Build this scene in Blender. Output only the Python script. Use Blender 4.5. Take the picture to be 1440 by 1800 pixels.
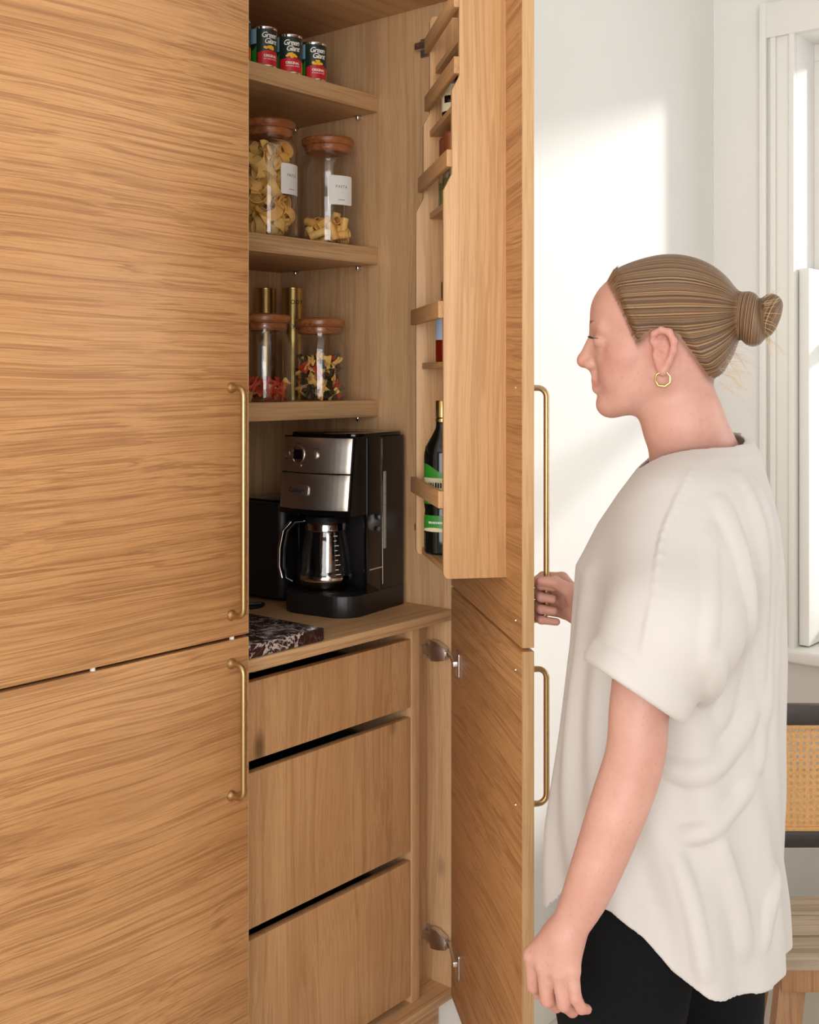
import bpy, bmesh, math, random
import numpy as np
from mathutils import Vector, Matrix

for o in list(bpy.data.objects): bpy.data.objects.remove(o)
scene = bpy.context.scene
COL = scene.collection
random.seed(7)
PI = math.pi

# ------------------------------------------------------------------ camera, sky, lights, exposure
CAM = Vector((-1.431, -1.5915, 1.55)); TH = math.radians(40.14)
cd = bpy.data.cameras.new('camera'); cam = bpy.data.objects.new('camera', cd); COL.objects.link(cam)
cam.location = CAM; cam.rotation_euler = (PI/2, 0, TH - PI/2)
cd.sensor_fit = 'HORIZONTAL'; cd.sensor_width = 36; cd.lens = 36*2036/1440
cd.shift_y = -238/1440; cd.clip_start = .05
scene.camera = cam

w = bpy.data.worlds.new('sky'); scene.world = w; w.use_nodes = True
w.node_tree.nodes['Background'].inputs[0].default_value = (.93, .97, 1, 1)
w.node_tree.nodes['Background'].inputs[1].default_value = .52

sd = bpy.data.lights.new('sun', 'SUN'); sun = bpy.data.objects.new('sun_offscreen', sd); COL.objects.link(sun)
sd.energy = 3.2; sd.angle = math.radians(7); sd.color = (1, .97, .93)
sun.rotation_euler = Vector((-.75*.966, .66*.966, -.259)).to_track_quat('-Z', 'Y').to_euler()

def area(name, loc, target, sx, sy, power, col):
    d = bpy.data.lights.new(name, 'AREA'); o = bpy.data.objects.new(name, d); COL.objects.link(o)
    d.shape = 'RECTANGLE'; d.size = sx; d.size_y = sy; d.energy = power; d.color = col
    o.location = loc; o.rotation_euler = (Vector(target)-Vector(loc)).to_track_quat('-Z', 'Y').to_euler()
# daylight at the sash window on the right (its pane lies just past the picture edge), at an unseen opening added to that wall
# (it throws the handle shadows to the left) and at the wide window behind the camera that the jars and carafe mirror
area('sash_window_daylight_offscreen', (2.0, -.84, 1.65), (-3, -1.3, 1.5), .96, 1.62, 7, (.98, .99, 1))
area('right_opening_light_offscreen', (2.02, -2.75, 1.65), (-3, -2.4, 1.5), 1.25, 1.7, 40, (1, .98, .95))
area('rear_window_daylight_offscreen', (-3.3, -2.65, 1.6), (.45, .1, 1.3), 3.0, 2.2, 150, (1, .99, .98))

vs = scene.view_settings
vs.view_transform = 'Standard'; vs.look = 'None'; vs.gamma = 1; vs.use_curve_mapping = False; vs.exposure = -.28

# ------------------------------------------------------------------ materials
def nodes_of(name):
    m = bpy.data.materials.new(name); m.use_nodes = True
    nt = m.node_tree; b = nt.nodes['Principled BSDF']
    return m, nt, b
def lin(c):
    return tuple((x/12.92 if x <= .04045 else ((x+.055)/1.055)**2.4) for x in [v/255 for v in c]) + (1,)
def plain(name, rgb, rough=.5, metal=0, noise=0, nscale=40, bump=0, **kw):
    m, nt, b = nodes_of(name)
    b.inputs['Base Color'].default_value = lin(rgb); b.inputs['Roughness'].default_value = rough
    b.inputs['Metallic'].default_value = metal
    for k, v in kw.items(): b.inputs[k.replace('_', ' ')].default_value = v
    if noise or bump:
        tc = nt.nodes.new('ShaderNodeTexCoord'); n = nt.nodes.new('ShaderNodeTexNoise')
        n.inputs['Scale'].default_value = nscale; n.inputs['Detail'].default_value = 4
        nt.links.new(tc.outputs['Object'], n.inputs['Vector'])
        if noise:
            r = nt.nodes.new('ShaderNodeValToRGB')
            c = lin(rgb)
            r.color_ramp.elements[0].position = .3; r.color_ramp.elements[1].position = .7
            r.color_ramp.elements[0].color = tuple(x*(1-noise) for x in c[:3])+(1,)
            r.color_ramp.elements[1].color = tuple(min(1, x*(1+noise)) for x in c[:3])+(1,)
            nt.links.new(n.outputs['Fac'], r.inputs[0]); nt.links.new(r.outputs[0], b.inputs['Base Color'])
        if bump:
            bp = nt.nodes.new('ShaderNodeBump'); bp.inputs['Strength'].default_value = bump; bp.inputs['Distance'].default_value = .002
            nt.links.new(n.outputs['Fac'], bp.inputs['Height']); nt.links.new(bp.outputs[0], b.inputs['Normal'])
    return m
def ramp(nt, src, stops):
    r = nt.nodes.new('ShaderNodeValToRGB'); e = r.color_ramp.elements
    e[0].position, e[0].color = stops[0]; e[1].position, e[1].color = stops[1]
    for p, c in stops[2:]:
        x = e.new(p); x.color = c
    nt.links.new(src, r.inputs[0]); return r.outputs[0]
def mixc(nt, fac, a, b, mode='MIX'):
    x = nt.nodes.new('ShaderNodeMix'); x.data_type = 'RGBA'; x.blend_type = mode
    for s, v in ((x.inputs[0], fac), (x.inputs[6], a), (x.inputs[7], b)):
        if hasattr(v, 'is_linked'): nt.links.new(v, s)
        else: s.default_value = v
    return x.outputs[2]
def mapped(nt, scale, loc=(0, 0, 0)):
    tc = nt.nodes.new('ShaderNodeTexCoord'); mp = nt.nodes.new('ShaderNodeMapping')
    mp.inputs['Scale'].default_value = scale; mp.inputs['Location'].default_value = loc
    nt.links.new(tc.outputs['Object'], mp.inputs['Vector']); return mp.outputs[0]
def noise(nt, vec, scale=1, detail=3, rough=.5, dist=0):
    n = nt.nodes.new('ShaderNodeTexNoise'); n.inputs['Scale'].default_value = scale
    n.inputs['Detail'].default_value = detail; n.inputs['Roughness'].default_value = rough; n.inputs['Distortion'].default_value = dist
    nt.links.new(vec, n.inputs['Vector']); return n.outputs['Fac']
G1 = lambda v: (v, v, v, 1)
def oak(name, light, mid, dark, axis='x', lines=60, line=.5, rough=.5, knots=False, seed=0.0, warp=.03):
    """wood with its grain running along the given object axis"""
    m, nt, b = nodes_of(name)
    def sc(along, across):
        return {'x': (along, across, across), 'y': (across, along, across), 'z': (across, across, along)}[axis]
    off = (seed*3.1, seed*1.7, seed*2.3)
    tc = nt.nodes.new('ShaderNodeTexCoord')
    wn = nt.nodes.new('ShaderNodeTexNoise'); wn.inputs['Scale'].default_value = 1; wn.inputs['Detail'].default_value = 2
    nt.links.new(mapped(nt, sc(1.3, 3.2), off), wn.inputs['Vector'])
    ws = nt.nodes.new('ShaderNodeVectorMath'); ws.operation = 'MULTIPLY_ADD'
    ws.inputs[1].default_value = (warp,)*3; nt.links.new(wn.outputs['Color'], ws.inputs[0]); nt.links.new(tc.outputs['Object'], ws.inputs[2])
    def mp(al, ac):
        n = nt.nodes.new('ShaderNodeMapping'); n.inputs['Scale'].default_value = sc(al, ac); n.inputs['Location'].default_value = off
        nt.links.new(ws.outputs[0], n.inputs['Vector']); return n.outputs[0]
    big = noise(nt, mp(.5, 5), 1, 3, .55)
    base = ramp(nt, big, [(.32, lin(mid)), (.66, lin(light))])
    l1 = ramp(nt, noise(nt, mp(.4, lines*.42), 1, 3, .6), [(.440, G1(0)), (.492, G1(line)), (.505, G1(line*.9)), (.522, G1(0)), (.36, G1(0)), (.33, G1(line*.6))])
    l2 = ramp(nt, noise(nt, mp(.9, lines*.3), 1, 3, .6), [(.33, G1(line*.6)), (.50, G1(0))])
    fib = noise(nt, mp(7, 420), 1, 3, .6)
    fibr = ramp(nt, fib, [(.36, G1(.34)), (.55, G1(0))])
    c = mixc(nt, l2, base, lin(dark)); c = mixc(nt, l1, c, lin(dark)); c = mixc(nt, fibr, c, lin(dark))
    if knots:
        vo = nt.nodes.new('ShaderNodeTexVoronoi'); vo.inputs['Scale'].default_value = 1
        nt.links.new(mapped(nt, sc(2.4, 5.5), off), vo.inputs['Vector'])
        c = mixc(nt, ramp(nt, vo.outputs['Distance'], [(.03, G1(.75)), (.10, G1(0))]), c, lin([x*.6 for x in dark]))
    nt.links.new(c, b.inputs['Base Color']); b.inputs['Roughness'].default_value = rough
    bp = nt.nodes.new('ShaderNodeBump'); bp.inputs['Strength'].default_value = .2; bp.inputs['Distance'].default_value = .0006
    nt.links.new(fib, bp.inputs['Height']); nt.links.new(bp.outputs[0], b.inputs['Normal'])
    return m
def clear_glass(name, tint=(1, 1, 1, 1), base=.05, rough=.02):
    m, nt, b = nodes_of(name); nt.nodes.remove(b)
    out = nt.nodes['Material Output']; tr = nt.nodes.new('ShaderNodeBsdfTransparent'); tr.inputs[0].default_value = tint
    gl = nt.nodes.new('ShaderNodeBsdfGlossy'); gl.inputs['Roughness'].default_value = rough
    lw = nt.nodes.new('ShaderNodeLayerWeight'); pw = nt.nodes.new('ShaderNodeMath'); pw.operation = 'POWER'; pw.inputs[1].default_value = 4
    nt.links.new(lw.outputs['Facing'], pw.inputs[0]); ma = nt.nodes.new('ShaderNodeMath'); ma.operation = 'MULTIPLY_ADD'; ma.inputs[1].default_value = .7; ma.inputs[2].default_value = base
    nt.links.new(pw.outputs[0], ma.inputs[0]); lw = ma
    mx = nt.nodes.new('ShaderNodeMixShader'); nt.links.new(lw.outputs[0], mx.inputs[0])
    nt.links.new(tr.outputs[0], mx.inputs[1]); nt.links.new(gl.outputs[0], mx.inputs[2]); nt.links.new(mx.outputs[0], out.inputs[0])
    return m
def marble():
    m, nt, b = nodes_of('burgundy_marble')
    n = noise(nt, mapped(nt, (9, 9, 9)), 1, 7, .62, 1.6)
    n2 = noise(nt, mapped(nt, (5, 5, 5), (3, 1, 2)), 1, 3, .5)
    vein = ramp(nt, n, [(.482, G1(0)), (.5, G1(.9)), (.518, G1(0))])
    vein2 = ramp(nt, noise(nt, mapped(nt, (22, 22, 22), (9, 4, 2)), 1, 6, .6, 2.2), [(.475, G1(0)), (.5, G1(.75)), (.525, G1(0))])
    msk = ramp(nt, n2, [(.46, G1(0)), (.62, G1(1))])
    c = mixc(nt, vein, lin((52, 26, 27)), lin((226, 214, 208)))
    v2 = mixc(nt, 1.0, vein2, msk, 'MULTIPLY')
    c = mixc(nt, v2, c, lin((214, 198, 194)))
    nt.links.new(c, b.inputs['Base Color']); b.inputs['Roughness'].default_value = .22
    return m
MT = dict(
    door=oak('oak_door_grain_across', (204, 153, 102), (190, 138, 87), (126, 77, 38), 'x', 120, .46, .45, seed=1, warp=.06),
    edge=oak('oak_edge_band', (204, 164, 117), (190, 147, 99), (150, 106, 64), 'z', 75, .3, .5, seed=2),
    rack=oak('oak_rack_grain_upright', (210, 167, 119), (198, 152, 103), (158, 110, 68), 'z', 60, .35, .5, seed=3),
    rackx=oak('oak_rack_grain_across', (206, 161, 112), (190, 142, 94), (152, 103, 61), 'x', 60, .35, .5, seed=4),
    lam=oak('oak_laminate_upright', (214, 174, 130), (200, 158, 114), (154, 112, 74), 'z', 45, .32, .5, True, seed=5, warp=.06),
    lamx=oak('oak_laminate_across', (214, 174, 128), (200, 158, 111), (156, 114, 74), 'x', 90, .45, .5, seed=6),
    drawer=oak('oak_laminate_drawer', (214, 170, 122), (200, 154, 106), (152, 106, 64), 'z', 45, .36, .5, True, seed=8, warp=.09),
    grey_oak=oak('weathered_oak', (182, 165, 142), (160, 142, 118), (110, 92, 72), 'x', 60, .6, .6, seed=9),
    stool=oak('brown_oak_leg', (172, 128, 88), (150, 106, 68), (110, 72, 44), 'z', 60, .5, .5, seed=10),
    lid=oak('acacia_lid', (186, 120, 70), (150, 86, 46), (92, 48, 26), 'x', 60, .6, .3, seed=11),
    brass=plain('brushed_brass', (190, 162, 118), .36, 1, .08, 300),
    nickel=plain('nickel', (214, 208, 202), .34, 1),
    chrome=plain('chrome', (225, 222, 218), .12, 1),
    steel=plain('brushed_steel', (214, 204, 192), .36, 1, .04, 260),
    black=plain('black_plastic', (22, 20, 20), .42),
    gloss=plain('gloss_black_plastic', (10, 9, 10), .08),
    dark=plain('dark_metal', (40, 34, 30), .35, .8),
    wall=plain('white_wall_paint', (229, 227, 223), .7, 0, .01, 3),
    trim=plain('white_trim_paint', (230, 228, 221), .45),
    ceil=plain('ceiling_paint', (238, 237, 234), .8),
    glass=clear_glass('clear_glass'),
    pane=clear_glass('window_glass'),
    label=plain('paper_label', (232, 228, 222), .7),
    ink=plain('black_ink', (40, 36, 36), .7),
    white=plain('white_plastic', (235, 235, 235), .4),
    gauge=plain('grey_gauge_strip', (150, 146, 138), .4),
    marble=marble(),
    gold=plain('gold_tin', (200, 172, 112), .3, 1),
    drawer_steel=plain('grey_drawer_steel', (96, 94, 92), .4, .8),
    green=plain('label_dark_green', (30, 46, 36), .35), leafgreen=plain('label_leaf_green', (52, 140, 44), .35),
    skyblue=plain('label_sky_blue', (146, 190, 214), .35), red=plain('label_red', (200, 22, 36), .35),
    corn=plain('label_corn_yellow', (246, 190, 40), .35), paperwhite=plain('label_white', (245, 243, 238), .4),
    blue=plain('label_blue', (30, 90, 170), .35),
)

# ------------------------------------------------------------------ mesh helpers
class MB:
    def __init__(s): s.v = []; s.f = []
    def box(s, x0, x1, y0, y1, z0, z1):
        n = len(s.v)
        s.v += [(x, y, z) for z in (z0, z1) for y in (y0, y1) for x in (x0, x1)]
        s.f += [tuple(n+i for i in q) for q in ((0, 2, 3, 1), (4, 5, 7, 6), (0, 1, 5, 4), (2, 6, 7, 3), (0, 4, 6, 2), (1, 3, 7, 5))]
        return s
    def lathe(s, prof, seg=32, c=(0, 0, 0), closed=False, a0=0, a1=2*PI):
        n = len(s.v); full = abs(a1-a0-2*PI) < 1e-6; m = seg if full else seg+1; k = len(prof)
        for i in range(m):
            a = a0+(a1-a0)*i/seg
            for r, z in prof: s.v.append((c[0]+r*math.cos(a), c[1]+r*math.sin(a), c[2]+z))
        for i in range(seg):
            j = (i+1) % m
            for q in range(k if closed else k-1):
                p = (q+1) % k
                s.f.append((n+i*k+q, n+j*k+q, n+j*k+p, n+i*k+p))
        if full and not closed:
            if prof[0][0] > 1e-6: s.f.append(tuple(n+i*k for i in range(m))[::-1])
            if prof[-1][0] > 1e-6: s.f.append(tuple(n+i*k+k-1 for i in range(m)))
        return s
    def tube(s, pts, rad, seg=12, caps=True):
        pts = [Vector(p) for p in pts]; n = len(s.v); k = len(pts)
        rad = rad if isinstance(rad, (list, tuple)) else [rad]*k
        up = None
        for i, p in enumerate(pts):
            t = (pts[min(i+1, k-1)]-pts[max(i-1, 0)]).normalized()
            if up is None:
                up = t.orthogonal().normalized()
            up = (up - t*up.dot(t)).normalized(); sd_ = t.cross(up)
            for j in range(seg):
                a = 2*PI*j/seg; s.v.append(tuple(p+(up*math.cos(a)+sd_*math.sin(a))*rad[i]))
        for i in range(k-1):
            for j in range(seg):
                q = (j+1) % seg
                s.f.append((n+i*seg+j, n+i*seg+q, n+(i+1)*seg+q, n+(i+1)*seg+j))
        if caps:
            s.f.append(tuple(n+j for j in range(seg))[::-1]); s.f.append(tuple(n+(k-1)*seg+j for j in range(seg)))
        return s
    def prism(s, poly, h0, h1, plane='xz'):
        """poly of 2D points extruded along the third axis"""
        n = len(s.v); k = len(poly)
        f = {'xz': lambda a, b, h: (a, h, b), 'yz': lambda a, b, h: (h, a, b), 'xy': lambda a, b, h: (a, b, h)}[plane]
        for h in (h0, h1): s.v += [f(a, b, h) for a, b in poly]
        s.f.append(tuple(range(n, n+k))); s.f.append(tuple(range(n+k, n+2*k))[::-1])
        s.f += [(n+i, n+k+i, n+k+(i+1) % k, n+(i+1) % k) for i in range(k)]
        return s
    def move(s, f):
        s.v = [tuple(f(Vector(p))) for p in s.v]; return s
    def build(s, name, mat, parent=None, bevel=0, smooth=35, seg=2):
        me = bpy.data.meshes.new(name); me.from_pydata(s.v, [], s.f)
        bm = bmesh.new(); bm.from_mesh(me)
        bmesh.ops.recalc_face_normals(bm, faces=bm.faces)
        if bevel: bmesh.ops.bevel(bm, geom=list(bm.edges), offset=bevel, segments=seg, profile=.5, affect='EDGES', clamp_overlap=True)
        bm.to_mesh(me); bm.free()
        if smooth:
            me.polygons.foreach_set('use_smooth', [True]*len(me.polygons)); me.set_sharp_from_angle(angle=math.radians(smooth))
        me.materials.append(mat if not isinstance(mat, str) else MT[mat])
        o = bpy.data.objects.new(name, me); COL.objects.link(o); o.parent = parent
        return o
def tag(o, label, cat, group=None):
    o['label'] = label; o['category'] = cat
    if group: o['group'] = group
    return o
def thing(name, label, cat, loc=(0, 0, 0), rz=0, group=None):
    o = bpy.data.objects.new(name, None); COL.objects.link(o); o.location = loc; o.rotation_euler = (0, 0, rz)
    o.empty_display_size = .1
    return tag(o, label, cat, group)
def struct(o): o['kind'] = 'structure'; return o
def box(name, x0, x1, y0, y1, z0, z1, mat, parent=None, bevel=.001):
    return MB().box(x0, x1, y0, y1, z0, z1).build(name, mat, parent, bevel)
def copy_tree(o, parent=None):
    c = o.copy(); COL.objects.link(c); c.parent = parent
    for ch in list(o.children): copy_tree(ch, c)
    return c
def arc(c, r, a0, a1, n): return [(c[0]+r*math.cos(a0+(a1-a0)*i/n), c[1]+r*math.sin(a0+(a1-a0)*i/n)) for i in range(n+1)]
def rrect(x0, x1, y0, y1, r, n=6):
    rs = r if isinstance(r, (tuple, list)) else (r,)*4
    return arc((x1-rs[0], y1-rs[0]), rs[0], 0, PI/2, n)+arc((x0+rs[1], y1-rs[1]), rs[1], PI/2, PI, n)+arc((x0+rs[2], y0+rs[2]), rs[2], PI, 1.5*PI, n)+arc((x1-rs[3], y0+rs[3]), rs[3], 1.5*PI, 2*PI, n)
def text_mb(s, size, shear=0, spacing=1, bold=0):
    """flat outline lettering centred on the origin in x/y as an MB with z = 0"""
    cu = bpy.data.curves.new('t', 'FONT'); cu.body = s; cu.size = size; cu.shear = shear; cu.space_character = spacing
    cu.align_x = 'CENTER'; cu.align_y = 'CENTER'; cu.offset = bold; cu.resolution_u = 3
    o = bpy.data.objects.new('t', cu); COL.objects.link(o)
    dg = bpy.context.evaluated_depsgraph_get(); me = bpy.data.meshes.new_from_object(o.evaluated_get(dg))
    m = MB(); m.v = [tuple(v.co) for v in me.vertices]; m.f = [tuple(p.vertices) for p in me.polygons]
    bpy.data.objects.remove(o); bpy.data.curves.remove(cu); bpy.data.meshes.remove(me)
    return m
def on_cyl(m, r, ang, z):
    """wrap a flat MB onto a cylinder of radius r about z; viewer outside, ang is the middle direction"""
    def f(p):
        a = ang + p.x/r
        return (r*math.cos(a), r*math.sin(a), z+p.y)
    return m.move(f)
def cyl_patch(r, a0, a1, zlo, zhi, n=10):
    m = MB()
    for i in range(n+1):
        t = i/n; a = a0+(a1-a0)*t
        lo = zlo(t) if callable(zlo) else zlo; hi = zhi(t) if callable(zhi) else zhi
        m.v += [(r*math.cos(a), r*math.sin(a), lo), (r*math.cos(a), r*math.sin(a), hi)]
    m.f = [(2*i, 2*i+2, 2*i+3, 2*i+1) for i in range(n)]
    return m
def print_line(n, w, h, seed=1):
    """a line of print too small to read: a row of short strokes"""
    m = MB(); r = random.Random(seed); x = -n*w/2
    for i in range(n):
        k = len(m.v); e = w*r.uniform(.45, .8); m.v += [(x, -h/2, 0), (x+e, -h/2, 0), (x+e, h/2*r.uniform(.6, 1), 0), (x, h/2, 0)]; m.f.append((k, k+1, k+2, k+3)); x += w
    return m
# ------------------------------------------------------------------ the room
WX = 1.823; WY = -.045; H = 3.1
def tiles():
    m, nt, b = nodes_of('cream_floor_tile')
    br = nt.nodes.new('ShaderNodeTexBrick'); br.offset = 0; br.inputs['Scale'].default_value = 1
    br.inputs['Color1'].default_value = lin((214, 204, 188)); br.inputs['Color2'].default_value = lin((206, 196, 180)); br.inputs['Mortar'].default_value = lin((150, 140, 128))
    br.inputs['Brick Width'].default_value = .6; br.inputs['Row Height'].default_value = .6; br.inputs['Mortar Size'].default_value = .003
    nt.links.new(mapped(nt, (1, 1, 1)), br.inputs['Vector']); nt.links.new(br.outputs[0], b.inputs['Base Color']); b.inputs['Roughness'].default_value = .35
    return m
struct(MB().box(-4.6, 2.1, -4.7, .7, -.05, 0).build('floor', tiles()))
struct(MB().box(-4.6, 2.1, -4.7, .75, H, H+.05).build('ceiling', 'ceil'))
# back wall: the cupboard is built into it
wb = MB().box(.672, WX, WY, .66, 0, H).box(-4.6, -.672, WY, .66, 0, H).box(-.672, .672, WY, .66, 2.46, H).box(-.672, .672, .64, .66, 0, 2.46)
struct(wb.build('wall_back', 'wall'))
# window wall with the sash window opening and a second one added for the side light
Y1a, Y1b, ZA, ZB = -.30, -1.38, .77, 2.53
Y2a, Y2b = -2.1, -3.4
wr = MB()
for a, b_ in ((.66, Y1a), (Y1b, Y2a), (Y2b, -4.7)): wr.box(WX, WX+.25, b_, a, 0, H)
for a, b_ in ((Y1a, Y1b), (Y2a, Y2b)):
    wr.box(WX, WX+.25, b_, a, 0, ZA).box(WX, WX+.25, b_, a, ZB, H)
struct(wr.build('wall_right', 'wall'))
box_ = MB().box(WX+.235, WX+.25, Y2b, Y2a, ZA, ZB)
struct(box_.build('window_2', 'trim'))  # added solid panel, no window: shuts the second opening so no sun enters
for n, (ya, yb) in enumerate(((Y1a, Y1b), (Y2a, Y2b))):
    # moulded casing: stepped boards round the opening
    for nm, r in (('left', (ya, ya+.10)), ('right', (yb-.10, yb))):
        m = MB()
        lo, hi = r; out = hi if nm == 'left' else lo; inn = lo if nm == 'left' else hi; sg = 1 if nm == 'left' else -1
        m.box(WX-.012, WX, lo, hi, ZA-.02, ZB+.1)
        m.box(WX-.03, WX-.012, min(out, out-sg*.02), max(out, out-sg*.02), ZA-.02, ZB+.1)
        m.box(WX-.020, WX-.012, min(out-sg*.028, out-sg*.045), max(out-sg*.028, out-sg*.045), ZA-.02, ZB+.1)
        m.box(WX-.022, WX-.012, min(inn, inn+sg*.016), max(inn, inn+sg*.016), ZA-.02, ZB+.1)
        struct(m.build('trim_%d' % (n*3+(1 if nm == 'left' else 2)), 'trim', None, .002))
    struct(MB().box(WX-.025, WX, yb-.1, ya+.1, ZB, ZB+.1).build('trim_%d' % (n*3+3), 'trim', None, .002))
win = struct(MB().box(WX+.13, WX+.18, Y1b, Y1a, ZB-.05, ZB).box(WX+.13, WX+.18, Y1b, Y1a, ZA, ZA+.06).box(WX+.13, WX+.18, Y1a-.05, Y1a, ZA+.06, ZB-.05).box(WX+.13, WX+.18, Y1b, Y1b+.05, ZA+.06, ZB-.05).box(WX+.12, WX+.17, Y1b+.05, Y1a-.05, 1.62, 1.66).build('window_1', 'trim', None, .002))
MB().box(WX+.15, WX+.154, Y1b+.05, Y1a-.05, ZA+.06, 1.62).build('pane', 'pane', win)
MB().box(WX+.15, WX+.154, Y1b+.05, Y1a-.05, 1.66, ZB-.05).build('pane', 'pane', win)
MB().box(WX-.06, WX+.13, Y1b-.12, Y1a+.12, ZA-.03, ZA+.006).build('window_sill', 'trim', win, .008, 35, 3)
m = MB().box(WX+.005, WX+.115, Y1a-.034, Y1a-.004, ZA+.010, 1.86)
m.build('folded_shutter', 'trim', win, .003)
# skirting
struct(MB().box(.672, WX-.015, WY-.015, WY, 0, .15).build('baseboard_back', 'trim', None, .003))
struct(MB().box(WX-.018, WX, -4.7, WY, 0, .24).build('baseboard_right', 'trim', None, .004))

# ------------------------------------------------------------------ the pantry cupboard
W = .647; ZT = 2.408; YB = .60; YF = .03; GAP = 1.0775
cab = thing('pantry_cabinet', 'tall oak pantry cupboard with brass handles, one side standing open', 'cabinet')
for s in (-1, 1):
    a, b_ = sorted((s*W, s*(W+.02)))
    box('side_panel', a, b_, YF, YB+.012, .138, 2.43, 'lam', cab)
box('back_panel', -W, W, YB, YB+.012, .158, ZT, 'lam', cab, 0)
box('top_panel', -W, W, YF, YB, ZT, 2.43, 'lamx', cab)
box('base_panel', -W, W, YF, YB, .138, .158, 'lamx', cab)
box('plinth', -W-.02, W+.02, .09, .108, 0, .138, 'door', cab)
box('worktop', -W, W, YF, YB, .997, 1.0202, 'lamx', cab)
PIN = None
for zt in (2.2238, 1.8585, 1.4936):
    sh = box('shelf', -W+.0005, W-.0005, .26, YB-.001, zt-.0398, zt, 'lamx', cab)
    for y in (.315, .53):
        m = MB().tube([(W, y, zt-.044), (W-.016, y, zt-.044)], .0035, 8).lathe([(0, 0), (.0045, 0), (.0055, -.004), (.003, -.011), (0, -.012)], 10, (W-.012, y, zt-.0405))
        m.build('shelf_pin', 'chrome', sh)
# inner drawer stack
box('drawer_housing', .538, .565, .062, .56, .158, .997, 'lam', cab)
box('drawer_housing', -.565, -.538, .062, .56, .158, .997, 'lam', cab)
box('filler_panel', .565, W, .108, .124, .158, .997, 'lam', cab)
box('filler_panel', -W, -.565, .108, .124, .158, .997, 'lam', cab)
for z0, z1 in ((.8165, .967), (.4965, .7935), (.175, .475)):
    d = box('drawer', -.535, .535, .0636, .0816, z0, z1, 'drawer', cab, .0012)
    zb = z1-.055
    m = MB().box(-.52, .52, .082, .54, z0+.012, z0+.024).box(-.52, -.508, .082, .54, z0+.024, zb).box(.508, .52, .082, .54, z0+.024, zb).box(-.508, .508, .528, .54, z0+.024, zb)
    m.build('drawer_box', 'drawer_steel', d)
box('drawer_rail', .10, .21, .10, .13, .972, .992, 'lam', cab)

def handle(par, s, y, out, za, zb):
    """bar pull: flared foot, rounded bend, long bar. out = direction of the door face along local y"""
    st = .034; r = .0052; rb = .016
    p = []; rr = []
    for d_, q in ((0, .0098), (.003, .0096), (.006, .0072), (.011, .0056)): p.append((s, y+out*d_, za)); rr.append(q)
    for i in range(7):
        a = PI/2*i/6; p.append((s, y+out*(st-rb+rb*math.sin(a)), za+rb-rb*math.cos(a))); rr.append(r)
    for i in range(7):
        a = PI/2*i/6; p.append((s, y+out*(st-rb+rb*math.cos(a)), zb-rb+rb*math.sin(a))); rr.append(r)
    for d_, q in ((.011, .0056), (.006, .0072), (.003, .0096), (0, .0098)): p.append((s, y+out*d_, zb)); rr.append(q)
    return MB().tube(p, rr, 16).build('handle', 'brass', par, 0, 60)
HZ = ((1.120, 1.530), (.795, 1.033))
DZ = ((GAP+.003, 2.428), (.152, GAP-.003))
for (z0, z1), (h0, h1) in zip(DZ, HZ):
    d = box('cabinet_door', -.644, -.0012, 0, .022, z0, z1, 'door', cab, .0008)
    box('edge_band', -.0014, 0, .0004, .0216, z0+.0004, z1-.0004, 'edge', d, 0)
    handle(d, -.043, 0, -1, h0, h1)
for x in (-.33, -.035):
    MB().tube([(x, .007, GAP-.0035), (x, .007, GAP+.0028)], .0045, 10).build('felt_bumper', 'label', cab)
# the open side: hinged pair, standing 49 degrees open
DA = math.radians(229.4); DL = (.628, .0215, 0); DW = .622
for (z0, z1), (h0, h1) in zip(DZ, HZ):
    d = box('cabinet_door', 0, DW-.0012, 0, .022, z0, z1, 'door', cab, .0008)
    d.location = DL; d.rotation_euler = (0, 0, DA)
    box('edge_band', DW-.0014, DW, .0004, .0216, z0+.0004, z1-.0004, 'edge', d, 0)
    handle(d, DW-.043, .022, 1, h0, h1)
    for z in (h0, h1):
        MB().tube([(DW-.043, .004, z), (DW-.043, -.0008, z)], .0042, 12).tube([(DW-.043, -.0008, z), (DW-.043, -.0014, z)], .002, 6).build('screw', 'chrome', d)
for hz, mt in ((.92, 'nickel'), (.262, 'nickel'), (1.20, 'nickel'), (2.312, 'nickel')):
    hg = MB().box(W-.004, W, .085, .125, hz-.022, hz+.022).build('hinge', mt, cab, .002)      # mounting plate
    MB().prism([(.04, -.014), (.062, -.02), (.082, -.022), (.086, -.008), (.13, -.006), (.13, .01), (.086, .012), (.082, .026), (.064, .024), (.04, .012)], W-.02, W-.004, 'yz').move(lambda p: (p.x, p.y, p.z+hz)).build('hinge_arm', mt, hg, .002)
    m0 = Matrix.Translation(DL) @ Matrix.Rotation(DA, 4, 'Z')
    pj = m0 @ Vector((.078, -.006, hz))
    MB().tube([(W-.012, .044, hz), (W-.014, .026, hz), tuple(pj)], .0075, 4).build('hinge_link', mt, hg, .0008)
    MB().prism(rrect(.060, .098, hz-.028, hz+.028, .006), -.0035, 0, 'xz').move(lambda p: m0 @ p).build('hinge_cup', mt, hg, .0008)
    for y, z in ((.105, .015), (.105, -.015), (.12, .001)):
        MB().lathe([(0, 0), (.0035, 0), (.0025, .0018), (0, .002)], 10).move(lambda p: (W-.0205-p.z if abs(z) < .01 else W-.0042-p.z, y+p.x, hz+z+p.y)).build('screw', 'chrome', hg)

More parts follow.
